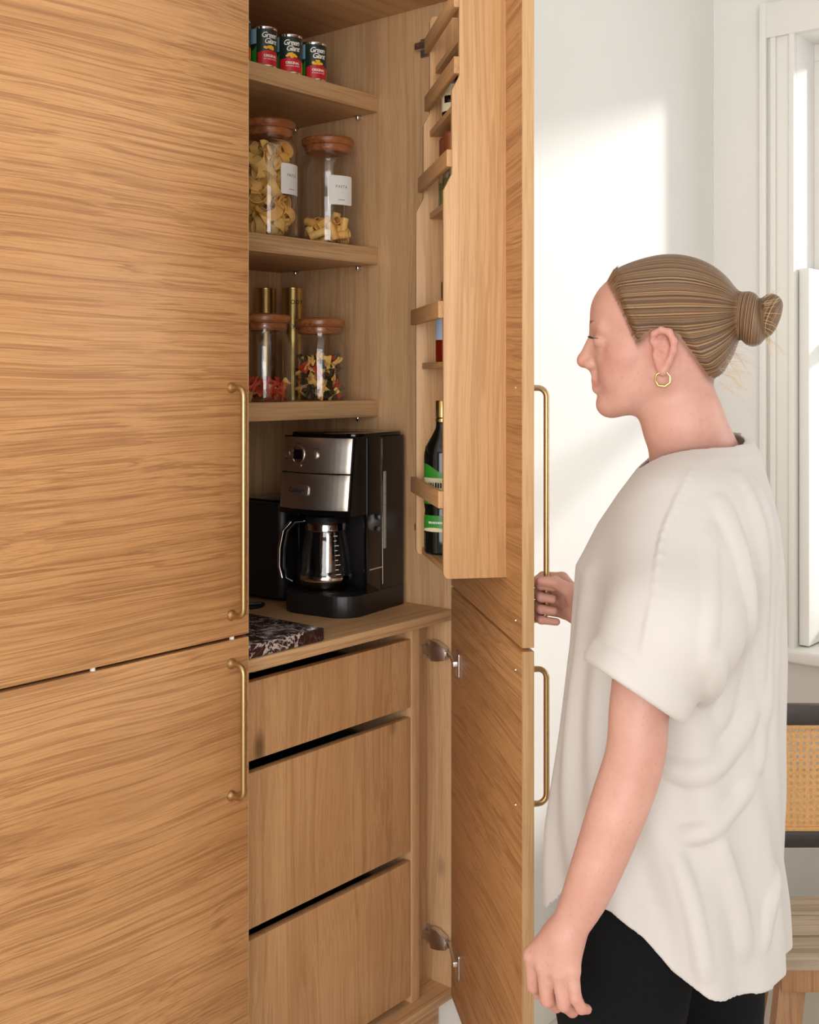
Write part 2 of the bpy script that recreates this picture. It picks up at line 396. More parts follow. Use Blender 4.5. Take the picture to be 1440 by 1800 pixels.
# ------------------------------------------------------------------ spice rack hung on the inside of the open door
rk = thing('spice_rack', 'narrow oak spice rack with rails on the inside of the open cupboard door', 'spice rack', DL, DA)
prof = [(0, 1.184)] + [(-.116+.010-.010*math.sin(a), 1.184+.010-.010*math.cos(a)) for a in (0, .5, 1.05, PI/2)] + [(-.116, 1.887), (-.1005, 1.9175), (-.1005, 2.068), (-.087, 2.095), (-.087, 2.284), (-.084, 2.291), (-.077, 2.294), (0, 2.294)]
for s0 in (.2, .497):
    MB().prism(prof, s0, s0+.012, 'yz').build('side_panel', 'rack', rk, .0006)
for z, q in ((1.186, .105), (1.566, .104), (1.875, .088), (2.045, .088), (2.176, .076)):
    box('shelf', .212, .497, -q, 0, z, z+.012, 'rackx', rk, .0008)
for z, q in ((1.312, .116), (1.656, .116), (1.93, .1005), (2.099, .087), (2.219, .087)):
    box('rail', .2, .509, -q-.010, -q, z, z+.031, 'rackx', rk, .001)
RK = Matrix.Translation(DL) @ Matrix.Rotation(DA, 4, 'Z')
def rack_at(s, q, z): return RK @ Vector((s, -q, z))
# ------------------------------------------------------------------ tins of sweetcorn on the top shelf
R_ = math.radians
def sweetcorn_tin(x, y, z, ang, label):
    t = thing('sweetcorn_tin', label, 'tin can', (x, y, z), 0, 'sweetcorn tins on the top shelf'); r = .0302; h = .0885
    MB().lathe([(0, .001), (r-.003, .001), (r, 0), (r+.0006, .002), (r, .004), (r-.0004, .006), (r-.0004, h-.006), (r, h-.004), (r+.0006, h-.002), (r, h), (r-.0016, h), (r-.002, h-.003), (0, h-.0032)], 40).build('can_body', 'chrome', t)
    A = R_(ang); q = r+.0002
    MB().lathe([(r, .005), (r, h-.006)], 48).move(lambda p: p).build('paper_sleeve', 'green', t)
    cyl_patch(q, A-R_(150), A-R_(52), .05, h-.006).build('label_sky', 'skyblue', t)
    cyl_patch(q, A-R_(150), A-R_(52), .005, lambda u: .05+.014*math.sin(u*6)).build('label_field', 'leafgreen', t)
    cyl_patch(q, A-R_(46), A+R_(62), .005, lambda u: .030+.006*math.sin(u*PI)).build('label_red', 'red', t)
    cyl_patch(q, A+R_(62), A+R_(74), .005, .03).build('label_yellow', 'corn', t)
    m = MB()
    for i in range(13):
        k = MB(); cx = random.uniform(-.010, .012); cy = random.uniform(-.004, .006)*(1-abs(cx)/.02)
        k.v = [(cx+.0032*math.cos(a)*1.2, cy+.0028*math.sin(a), 0) for a in [i2*PI/4 for i2 in range(8)]]; k.f = [tuple(range(8))]
        n = len(m.v); m.v += [(a, b, i*.00002) for a, b, _ in k.v]; m.f += [tuple(n+j for j in k.f[0])]
    def cf(p):
        a = A+R_(2)+p.x/q; rr = q+.0002+p.z
        return (rr*math.cos(a), rr*math.sin(a), .040+p.y)
    m.move(cf).build('label_corn', 'corn', t)
    on_cyl(text_mb('Green', .0168, .35, .86, .0003), q+.0003, A+R_(4), .0685).build('lettering', 'paperwhite', t, 0, 0)
    on_cyl(text_mb('Giant', .0168, .35, .86, .0003), q+.0003, A+R_(10), .0555).build('lettering', 'paperwhite', t, 0, 0)
    on_cyl(text_mb('ORIGINAL', .0078, 0, .9, .0002), q+.0003, A+R_(10), .0235).build('lettering', 'paperwhite', t, 0, 0)
    on_cyl(text_mb('NATURALLY SWEET', .0040, 0, .9), q+.0003, A+R_(10), .0170).build('lettering', 'paperwhite', t, 0, 0)
    on_cyl(MB().lathe([(0, 0), (.004, 0)], 14), q+.0003, A+R_(54), .042).build('label_roundel', 'blue', t, 0, 0)
for x, a, lb in ((.4617, 240, 'dark green sweetcorn tin at the shelf end nearest the cupboard side'), (.384, 234, 'dark green sweetcorn tin second from the cupboard side, between two others'), (.3066, 250, 'dark green sweetcorn tin third from the cupboard side'), (.229, 235, 'dark green sweetcorn tin mostly hidden behind the closed door edge')):
    sweetcorn_tin(x, .294, 2.2238, a, lb)

# ------------------------------------------------------------------ storage jars and pasta
def jar(name, x, y, z, r, h, label, lab_ang=None):
    t = thing(name, label, 'jar', (x, y, z)); n = r*.80; hb = h-.042
    out = [(0, 0), (r-.008, 0), (r-.002, .002), (r, .009), (r, hb-.03), (r-.003, hb-.016), (n+.004, hb-.004), (n, hb), (n, hb+.006)]
    inn = [(n-.003, hb+.006), (n-.003, hb), (n, hb-.007), (r-.007, hb-.018), (r-.003, hb-.03), (r-.003, .010), (r-.008, .005), (0, .005)]
    MB().lathe(out+inn, 56).build('glass_body', 'glass', t)
    ld = MB().lathe([(0, hb+.004), (n-.002, hb+.004), (n+.001, hb+.008), (n+.001, hb+.019), (n+.006, hb+.021), (n+.009, hb+.026), (n+.009, hb+.034), (n+.006, hb+.038), (n-.012, h), (0, h)], 56).build('lid', 'lid', t, 0, 25)
    MB().lathe([(n+.0005, hb+.010), (n+.0025, hb+.0115), (n+.0025, hb+.0155), (n+.0005, hb+.017)], 56).build('seal', 'glass', ld)
    if lab_ang is not None:
        A = R_(lab_ang); rr = r+.0004; hw = .0315/rr
        m = MB(); N = 14
        pts = rrect(-.0315, .0315, -.034, .034, .005, 4)
        lbp = cyl_patch(rr, A-hw, A+hw, lambda u: h*.485-.034+(.004 if u in (0, 1) else 0), lambda u: h*.485+.034-(.004 if u in (0, 1) else 0), 24).build('paper_label', 'label', t)
        on_cyl(text_mb('PASTA', .0088, 0, 1.3), rr+.0003, A, h*.485+.008).build('lettering', 'ink', lbp, 0, 0)
        on_cyl(print_line(2, .0022, .0007), rr+.0003, A, h*.485-.006).build('lettering', 'ink', lbp, 0, 0)
        on_cyl(print_line(8, .0022, .0018), rr+.0003, A, h*.485-.0225).build('lettering', 'ink', lbp, 0, 0)
    return t
JA = (.355, .33, 1.8585); JB = (.547, .33, 1.8585); JC = (.356, .345, 1.4936); JD = (.535, .345, 1.4936)
jar('pasta_jar', *JA, .066, .266, 'tall glass jar packed full of ribbon pasta, wooden lid, white label', 227+52)
jar('pasta_jar', *JB, .0665, .258, 'tall glass jar a third full of tube pasta, wooden lid, white label', 225+28)
jar('pasta_jar', *JC, .064, .198, 'short glass jar with a little red pasta at the bottom', None)
jar('pasta_jar', *JD, .0645, .195, 'short glass jar half full of mixed green, red and yellow bow tie pasta', None)
pm = {k: plain('pasta_'+k, c, .55, 0, .12, 60, .1) for k, c in dict(yellow=(246, 198, 112), gold=(240, 184, 96), red=(190, 66, 34), green=(62, 60, 34), orange=(206, 108, 50)).items()}
def pack(c, r, z0, z1, n, dmin, tries=9000):
    pts = []
    for _ in range(tries):
        if len(pts) >= n: break
        a = random.uniform(0, 2*PI); q = r*math.sqrt(random.random())
        p = Vector((c[0]+q*math.cos(a), c[1]+q*math.sin(a), c[2]+random.uniform(z0, z1)))
        if all((p-k).length > dmin for k in pts): pts.append(p)
    return pts
def ribbon_mesh(i):
    rnd = random.Random(i); m = MB(); N = 16; wd = .0115; R0 = rnd.uniform(.013, .021); turn = rnd.uniform(3.0, 5.6); pit = rnd.uniform(-.008, .008)
    for k in range(N+1):
        t = k/N; a = turn*t; rr = R0*(1+.35*math.sin(3*t+i)); z = pit*(t-.5)+.003*math.sin(7*t+i)
        c = Vector((rr*math.cos(a), rr*math.sin(a), z)); tw = .5*math.sin(4*t+i)
        wv = Vector((math.sin(tw)*math.cos(a), math.sin(tw)*math.sin(a), math.cos(tw)))*wd; th = Vector((math.cos(a), math.sin(a), 0))*.0007
        m.v += [tuple(c-wv-th), tuple(c+wv-th), tuple(c+wv+th), tuple(c-wv+th)]
    for k in range(N):
        for j in range(4): q = (j+1) % 4; m.f.append((4*k+j, 4*k+q, 4*k+4+q, 4*k+4+j))
    m.f += [(3, 2, 1, 0), (4*N, 4*N+1, 4*N+2, 4*N+3)]
    return m
def bow_mesh(i):
    m = MB(); NX, NY = 6, 4
    for s in (0, 1):
        for a in range(NX+1):
            for b in range(NY+1):
                u = a/NX*2-1; v = b/NY*2-1
                wy = .010*(.42+.58*abs(u)**.8); z = .003*math.sin(v*4.5)*(1-abs(u)*.6)+.002*math.sin(u*3+i)
                m.v.append((u*.016*(1+.08*(b % 2)*(abs(u) > .9)), v*wy, z+(.0006 if s else -.0006)))
    K = (NX+1)*(NY+1); idx = lambda s, a, b: s*K+a*(NY+1)+b
    for a in range(NX):
        for b in range(NY):
            m.f.append((idx(1, a, b), idx(1, a+1, b), idx(1, a+1, b+1), idx(1, a, b+1))); m.f.append((idx(0, a, b), idx(0, a, b+1), idx(0, a+1, b+1), idx(0, a+1, b)))
    for a in range(NX):
        for b in (0, NY): m.f.append((idx(0, a, b), idx(0, a+1, b), idx(1, a+1, b), idx(1, a, b)))
    for b in range(NY):
        for a in (0, NX): m.f.append((idx(0, a, b), idx(0, a, b+1), idx(1, a, b+1), idx(1, a, b)))
    return m
def tube_mesh(i): return MB().lathe([(.0098, -.021), (.0098, .021), (.0084, .021), (.0084, -.021)], 14, closed=True)
def pieces(name, protos, pts, label, cat, group, flat=1.0):
    for i, p in enumerate(pts):
        src = protos[i % len(protos)]
        o = bpy.data.objects.new(name, src); COL.objects.link(o); o.location = p
        o.rotation_euler = (random.uniform(-PI, PI)*flat, random.uniform(-PI, PI)*flat, random.uniform(-PI, PI))
        tag(o, label % src.materials[0].name.split('_')[1].replace('gold', 'yellow') if '%s' in label else label, cat, group)
def protos(fn, n, mats):
    res = []
    for i in range(n):
        for mt in mats:
            o = fn(i).build('piece', pm[mt]); res.append(o.data); bpy.data.objects.remove(o)
    return res
pieces('ribbon_pasta', protos(ribbon_mesh, 6, ['yellow', 'gold']), pack(JA, .036, .025, .202, 80, .0188), 'curled yellow pasta ribbon in the packed tall glass jar', 'pasta', 'pasta ribbons in the tall jar')
pieces('tube_pasta', protos(tube_mesh, 1, ['yellow', 'gold']), pack(JB, .042, .022, .062, 26, .0225), 'smooth yellow pasta tube at the bottom of the tall glass jar', 'pasta', 'pasta tubes in the tall jar')
pieces('bow_tie_pasta', protos(bow_mesh, 2, ['red', 'orange', 'red', 'yellow']), pack(JC, .046, .015, .042, 44, .0138), '%s bow tie pasta low in the nearly empty short jar', 'pasta', 'red pasta in the short jar', .5)
pieces('bow_tie_pasta', protos(bow_mesh, 2, ['yellow', 'green', 'red', 'gold', 'green']), pack(JD, .046, .016, .100, 110, .0148), '%s bow tie pasta in the half full short jar', 'pasta', 'mixed bow ties in the short jar')

def gold_tin(x, y, ang, h, label, mt, txt):
    t = thing('gold_tin', label, 'tin', (x, y, 1.4936)); r = .0262
    MB().lathe([(0, 0), (r, 0), (r, h-.004), (r+.0006, h-.003), (r+.0006, h-.001), (r-.001, h), (r-.003, h-.002), (0, h-.002)], 48).build('tin_body', mt, t)
    if txt:
        A = R_(ang)
        on_cyl(text_mb('ODY', .0135, 0, 1.25, .0002), r+.0004, A+R_(22), h-.036).build('lettering', 'ink', t, 0, 0)
        m = MB()                                             # leaf spray printed below the name
        for k in range(9):
            a = R_(-10+25*k); c, s = math.cos(a), math.sin(a); L = .016; n = len(m.v)
            m.v += [(0, 0, 0), (L*.5*c-.004*s, L*.5*s+.004*c, 0), (L*c, L*s, 0), (L*.5*c+.004*s, L*.5*s-.004*c, 0)]; m.f.append((n, n+1, n+2, n+3))
        on_cyl(m, r+.0004, A+R_(20), h-.10).build('printed_leaves', 'green', t, 0, 0)
gold_tin(.563, .466, 228, .274, 'tall polished gold tin with dark lettering behind the short jars', 'gold', True)
gold_tin(.545, .545, 228, .276, 'plain tall gold tin without lettering behind the lettered gold tin', 'gold', False)

# ------------------------------------------------------------------ coffee maker
cm = thing('coffee_maker', 'black and brushed steel drip coffee maker on the pantry worktop', 'coffee maker', (.515, .245, 1.0202), R_(-82))
MB().prism(rrect(-.1, .1, -.125, .11, (.02, .02, .055, .055), 8), 0, .048, 'xy').build('base', 'black', cm, .003)
MB().prism(rrect(-.1, .1, .0, .11, (.02, .02, .004, .004), 5), .048, .394, 'xy').build('tower', 'black', cm, .003)
MB().lathe([(0, 0), (.064, 0), (.064, .004), (.058, .006), (0, .006)], 40, (0, -.06, .048)).build('hot_plate', 'dark', cm)
for s in (-1, 1): MB().prism(rrect(s*.095-.005, s*.095+.005, -.055, .0, .002, 2), .048, .394, 'xy').build('side_fin', 'gloss', cm, .002)
def front(z, x, grow=0): return -.098-.020*(1-(x/.1)**2)-.020*(.395-z)/.16-grow
hd = MB()
NX = 16
def shell(z0, z1, grow, back, xw=.098):
    m = MB(); zs = [z0+(z1-z0)*i/4 for i in range(5)]
    for z in zs:
        for i in range(NX+1):
            x = -xw+2*xw*i/NX; m.v.append((x, front(z, x, grow), z))
        m.v += [(xw, back, z), (-xw, back, z)]
    K = NX+3
    for j in range(4):
        for i in range(K): q = (i+1) % K; m.f.append((j*K+i, j*K+q, (j+1)*K+q, (j+1)*K+i))
    m.f += [tuple(range(K)), tuple(range(4*K, 5*K))]
    return m
shell(.224, .397, -.003, 0).build('brew_head', 'gloss', cm, 0)
pu = shell(.3165, .394, .0015, -.07, .094).build('control_panel', 'steel', cm, .0015)
pl = shell(.236, .3140, .0015, -.07, .094).build('basket_door', 'steel', cm, .0015)
MB().prism(rrect(-.098, .098, -.09, .108, .03, 5), .394, .404, 'xy').build('lid', 'gloss', cm, .003)
def on_front(m, x0, z0, g): return m.move(lambda p: (x0+p.x, front(z0+p.y, x0+p.x, .0015+g+p.z), z0+p.y))
m = MB().lathe([(.0195, 0), (.0195, .0018), (.0175, .0024), (.0165, .0005)], 36); on_front(m, -.042, .356, 0).build('display_ring', 'chrome', pu)
on_front(MB().prism(rrect(-.013, .013, -.011, .011, .004, 3), 0, .0012, 'xy'), -.042, .356, .0002).build('display', 'gloss', pu)
on_front(MB().prism(rrect(-.0125, .0125, -.027, -.0215, .002, 3), 0, .0014, 'xy'), -.042, .356, .0002).build('button', 'steel', pu)
on_front(MB().lathe([(.0085, 0), (.0085, .003), (.007, .004), (0, .004)], 24), .008, .356, 0).build('knob', 'steel', pu)
on_front(MB().lathe([(.0058, 0), (.0058, .002), (.0045, .003), (0, .003)], 20), -.078, .357, 0).build('button', 'chrome', pu)
for s_, x, z, z_ in ((4, -.078, .370, .0024), (5, -.078, .345, .0024), (7, -.042, .380, .0022), (9, .010, .370, .0024)):
    on_front(print_line(s_, .0021, z_, s_), x, z, .0006).build('lettering', 'ink', pu, 0, 0)
bd = on_front(MB().prism(rrect(-.034, .034, -.0115, .0115, .006, 4), 0, .0032, 'xy'), -.036, .277, 0).build('badge', 'steel', pl, .0006)
bd.parent = cm
on_front(text_mb('Cuisinart', .0135, 0, 1.0, .0002), -.036, .277, .0036).build('lettering', 'ink', bd, 0, 0)
g = box('water_gauge', .1, .1018, .010, .020, .14, .315, 'gauge', cm, .0006)
for i in range(6): box('gauge_mark', .1018, .1021, .013, .017, .16+i*.026, .161+i*.026, 'ink', g, 0)
MB().tube([(.1, .004, .39), (.1008, .004, .35), (.1008, -.001, .31), (.1008, .004, .28), (.1008, .006, .06)], .0011, 6).build('chrome_line', 'chrome', cm)
box('chrome_line', .0998, .1008, -.045, .005, .098, .1005, 'chrome', cm, 0)

cf = thing('glass_carafe', 'glass coffee carafe with black handle and lid under the brew head', 'carafe', tuple(cm.matrix_basis @ Vector((-.012, -.058, .0545))), R_(-82))
o_ = [(0, 0), (.050, 0), (.057, .004), (.060, .014), (.060, .035), (.056, .075), (.048, .115), (.043, .132), (.044, .146)]
MB().lathe(o_+[(r-.0022, z) for r, z in reversed(o_[5:])]+[(.0578, .035), (.0578, .014), (.052, .004), (0, .003)], 48).build('glass_bowl', 'glass', cf)
MB().lathe([(.0602, .018), (.0612, .020), (.0612, .028), (.0600, .030)], 48).build('metal_band', 'chrome', cf)
MB().lathe([(.0445, .128), (.0462, .130), (.0462, .143), (.0445, .146)], 48).build('neck_band', 'chrome', cf)
MB().lathe([(0, .146), (.046, .146), (.047, .150), (.043, .160), (.016, .163), (0, .163)], 40).build('lid', 'black', cf)
MB().lathe([(.0, .0), (.019, 0), (.019, .08), (.016, .09), (0, .09)], 24, (.006, .0, .034)).build('filter_tube', 'chrome', cf)
hp = [(-.040, -.020, .148), (-.062, -.033, .146), (-.078, -.043, .125), (-.085, -.046, .085), (-.086, -.046, .045), (-.080, -.043, .018), (-.066, -.036, .010)]
MB().tube(hp, [.006, .008, .009, .0095, .0095, .008, .006], 12).build('handle', 'gloss', cf, 0, 70)
MB().tube([(x-.006, y-.006, z) for x, y, z in hp[1:-1]], [.004, .0048, .005, .0048, .004], 8).build('handle_trim', 'chrome', cf, 0, 70)
m = MB()
for i in range(9):
    n = len(m.v)
    for dx, dz in ((0, 0), (.22, 0), (.22, .0013), (0, .0013)):
        z = .034+i*.0105+dz; rr = float(np.interp(z, [.014, .035, .075, .115, .132], [.060, .060, .056, .048, .043]))+.0004; a = R_(-32)+dx*(.6 if i % 2 else 1)
        m.v.append((rr*math.cos(a), rr*math.sin(a), z))
    m.f.append((n, n+1, n+2, n+3))
m.build('cup_marks', 'paperwhite', cf, 0, 0)

ap = thing('kitchen_appliance', 'plain black boxy kitchen appliance in shadow behind the coffee maker', 'appliance', (.53, .475, 1.0202), R_(-86))
MB().prism(rrect(-.09, .09, -.09, .085, .03, 6), .008, .232, 'xy').build('body', 'black', ap, .006)
for x in (-.06, .06):
    for y in (-.06, .06): MB().lathe([(0, 0), (.01, 0), (.01, .009), (0, .009)], 12, (x, y, 0)).build('foot', 'gloss', ap)
MB().prism(rrect(-.07, .07, -.07, .07, .02, 5), .232, .237, 'xy').build('lid', 'gloss', ap, .001)
cp = [(.36, .46, 1.0245), (.37, .42, 1.0245), (.40, .40, 1.0245), (.38, .38, 1.0245), (.345, .385, 1.0245), (.315, .41, 1.0245), (.29, .455, 1.0245), (.25, .48, 1.0245)]
cpv = []
for i in range(len(cp)-1):
    a, b = Vector(cp[i]), Vector(cp[i+1]); p0 = Vector(cp[max(0, i-1)]); p3 = Vector(cp[min(len(cp)-1, i+2)])
    for t in [k/5 for k in range(5)]:
        cpv.append(.5*((2*a)+(b-p0)*t+(2*p0-5*a+4*b-p3)*t*t+(3*a-p0-3*b+p3)*t**3))
tag(MB().tube(cpv, .004, 8).build('power_cord', 'black'), 'black power cord curled on the worktop behind the marble board', 'cord')

tag(MB().box(-.12, .234, .036, .27, 1.0204, 1.0465).build('marble_board', 'marble', None, .0022), 'dark burgundy marble board with white veins on the worktop', 'marble board')

# ------------------------------------------------------------------ bottles in the door rack
dg_glass = plain('dark_green_bottle', (16, 18, 13), .07)
amber = plain('dark_brown_bottle', (26, 17, 14), .1)
redsauce = plain('red_sauce', (120, 26, 12), .2)
cream = plain('cream_label', (226, 214, 176), .6)
copper = plain('copper_brown_cap', (150, 84, 52), .35, .4)
herbs = plain('green_herbs', (112, 116, 66), .8, 0, .4, 300)
palebl = plain('pale_blue_label', (176, 190, 212), .5)
p = rack_at(.290, .075, 1.198)
t = thing('oil_bottle', 'dark bottle with green label and gold cap in the lowest rack tier', 'bottle', p)
b1 = MB().lathe([(0, 0), (.034, 0), (.0375, .004), (.038, .012), (.038, .07), (.036, .085), (.038, .1), (.038, .195), (.035, .212), (.022, .235), (.0145, .25), (.013, .285), (0, .285)], 40).build('bottle_body', dg_glass, t)
MB().lathe([(.014, .270), (.0150, .271), (.0150, .302), (.014, .304), (0, .304)], 32).build('cap', 'gold', t)
MB().lathe([(.0146, .262), (.0152, .262), (.0152, .268), (.0146, .268)], 32).build('cap_ring', 'gold', t)
A = math.atan2(CAM.y-p.y, CAM.x-p.x)
cyl_patch(.0384, A-1.3, A+1.3, lambda u: .050+.004*math.sin(u*5), .078, 20).build('label_green', 'leafgreen', t)
cyl_patch(.0386, A-1.3, A+1.3, .046, lambda u: .050+.004*math.sin(u*5), 20).build('label_edge', cream, t)
cyl_patch(.0384, A-1.3, A+1.3, .100, .124, 20).build('label_green', 'leafgreen', t)
cyl_patch(.0386, A-1.3, A+1.3, .124, .152, 20).build('label_cream', cream, t)
cyl_patch(.0384, A-1.3, A+1.3, .152, lambda u: .160+.020*(1-u)**2+.004*math.sin(u*9), 20).build('label_green', 'leafgreen', t)
on_cyl(print_line(6, .0052, .011, 4), .0390, A-.42, .138).build('lettering', 'ink', t, 0, 0)
on_cyl(print_line(9, .0035, .0045, 6), .0390, A-.4, .064).build('lettering', 'paperwhite', t, 0, 0)

p = rack_at(.29, .062, 1.578)
t = thing('sauce_bottle', 'small red sauce bottle with pale blue label behind the middle rail', 'bottle', p)
MB().lathe([(0, 0), (.0265, 0), (.028, .004), (.028, .10), (.022, .118), (.015, .128), (.015, .14), (0, .14)], 32).build('bottle_body', redsauce, t)
MB().lathe([(.0165, .128), (.0165, .16), (.014, .163), (0, .163)], 28).build('cap', amber, t)
cyl_patch(.0284, 0, 2*PI, .045, .095, 32).build('paper_label', palebl, t)

for s_, q_, lb in ((.275, .058, 'glass spice grinder with brown cap nearer the cupboard'), (.338, .062, 'glass spice grinder with brown cap nearer the door handle')):
    p = rack_at(s_, q_, 1.8872)
    t = thing('spice_grinder', lb, 'spice grinder', p, 0, 'spice grinders in the door rack')
    MB().lathe([(0, 0), (.022, 0), (.0235, .003), (.0235, .062), (.018, .074), (.0165, .0795), (.0150, .0795), (.0165, .072), (.022, .061), (.022, .004), (0, .003)], 32).build('glass_body', 'glass', t)
    MB().lathe([(0, .0035), (.0212, .0035), (.0212, .05), (0, .054)], 24).build('herbs', herbs, t)
    MB().lathe([(.017, .076), (.0215, .078), (.0225, .09), (.0215, .12), (.022, .138), (.019, .142), (0, .143)], 32).build('cap', copper, t)
    MB().lathe([(.0225, .093), (.0232, .094), (.0232, .099), (.0225, .1)], 32).build('cap_ring', 'chrome', t)
p = rack_at(.318, .056, 2.0572)
t = thing('sauce_bottle', 'small dark bottle with cream label and black cap in the upper tier', 'bottle', p)
MB().lathe([(0, 0), (.024, 0), (.026, .004), (.026, .07), (.020, .085), (.011, .092), (.011, .1), (0, .1)], 32).build('bottle_body', amber, t)
MB().lathe([(.0125, .093), (.0125, .114), (.011, .116), (0, .116)], 24).build('cap', 'black', t)
MB().lathe([(.0128, .093), (.0132, .094), (.0132, .097), (.0128, .098)], 24).build('cap_ring', 'chrome', t)
cyl_patch(.0264, 0, 2*PI, .014, .066, 32).build('paper_label', cream, t)
A = math.atan2(CAM.y-p.y, CAM.x-p.x)
cyl_patch(.0267, A-.9, A+.5, .030, .044, 12).build('label_band', amber, t)

# ------------------------------------------------------------------ cane chair and low wooden stool by the window
F2 = Vector((math.cos(TH), math.sin(TH), 0)); R2 = Vector((math.sin(TH), -math.cos(TH), 0))
RZ = TH-PI/2
base = CAM+F2*2.66+R2*1.02; base.z = 0
ch = thing('cane_chair', 'dark framed chair with woven cane back facing the window', 'chair', base, RZ)
dk = plain('dark_brown_frame', (58, 48, 44), .45)
cane_m = plain('woven_cane', (214, 164, 106), .6, 0, .15, 200, .2)
box('top_rail', -.23, .23, -.012, .012, .752, .798, dk, ch, .003)
box('lower_rail', -.23, .23, -.012, .012, .472, .509, dk, ch, .003)
for s in (-1, 1):
    box('leg', s*.23-.016, s*.23+.016, -.016, .016, 0, .80, dk, ch, .004)
    box('leg', s*.22-.016, s*.22+.016, .40, .432, 0, .478, dk, ch, .004)
    box('side_rail', s*.225-.01, s*.225+.01, .016, .40, .435, .478, dk, ch, .003)
box('front_rail', -.205, .205, .405, .425, .435, .478, dk, ch, .003)
MB().prism(rrect(-.235, .235, .018, .44, .03, 4), .478, .502, 'xy').build('seat', cane_m, ch, .006)
for z in (.509, .744): box('cane_frame', -.214, .214, -.009, .009, z, z+.009, cane_m, ch, .001)
m = MB(); pt = .0152; nx = 28; nz = 15; x0 = -nx*pt/2; z0 = .518
for i in range(nx):
    for j in range(nz):
        cx = x0+(i+.5)*pt+(.0 if j % 2 else 0); cz = z0+(j+.5)*pt; h = pt/2; n = len(m.v)
        for y in (-.0012, .0012):
            m.v += [(cx+a*h, y, cz+b*h) for a, b in ((-1, -1), (0, -1), (1, -1), (1, 0), (1, 1), (0, 1), (-1, 1), (-1, 0))]
            m.v += [(cx+.0036*math.cos(a), y, cz+.0044*math.sin(a)) for a in [R_(225+45*k) for k in range(8)]]
        for k in range(8):
            q = (k+1) % 8
            m.f += [(n+k, n+q, n+8+q, n+8+k), (n+16+q, n+16+k, n+24+k, n+24+q), (n+8+k, n+8+q, n+24+q, n+24+k)]
o = m.build('cane_weave', cane_m, ch, 0, 0); o['kind'] = 'stuff'

base = CAM+F2*2.32+R2*.905; base.z = 0
st = thing('wooden_stool', 'low wooden stool with greyed top and splayed brown legs', 'stool', base, RZ)
for i in range(3): box('top_board', -.215, .215, -.128+i*.086, -.044+i*.086, .425, .452, 'grey_oak', st, .003)
for y in (-.10, .10): box('apron', -.195, .195, y-.011, y+.011, .375, .425, 'stool', st, .002)
for sx in (-1, 1):
    for sy in (-1, 1):
        m = MB().box(-.026, .026, -.016, .016, 0, .43)
        m.move(lambda p: (sx*(.165+.06*(1-p.z/.43))+p.x, sy*(.085+.03*(1-p.z/.43))+p.y, p.z*.99)).build('leg', 'stool', st, .002)
    box('stretcher', sx*.20-.012, sx*.20+.012, -.1, .1, .14, .17, 'stool', st, .002)
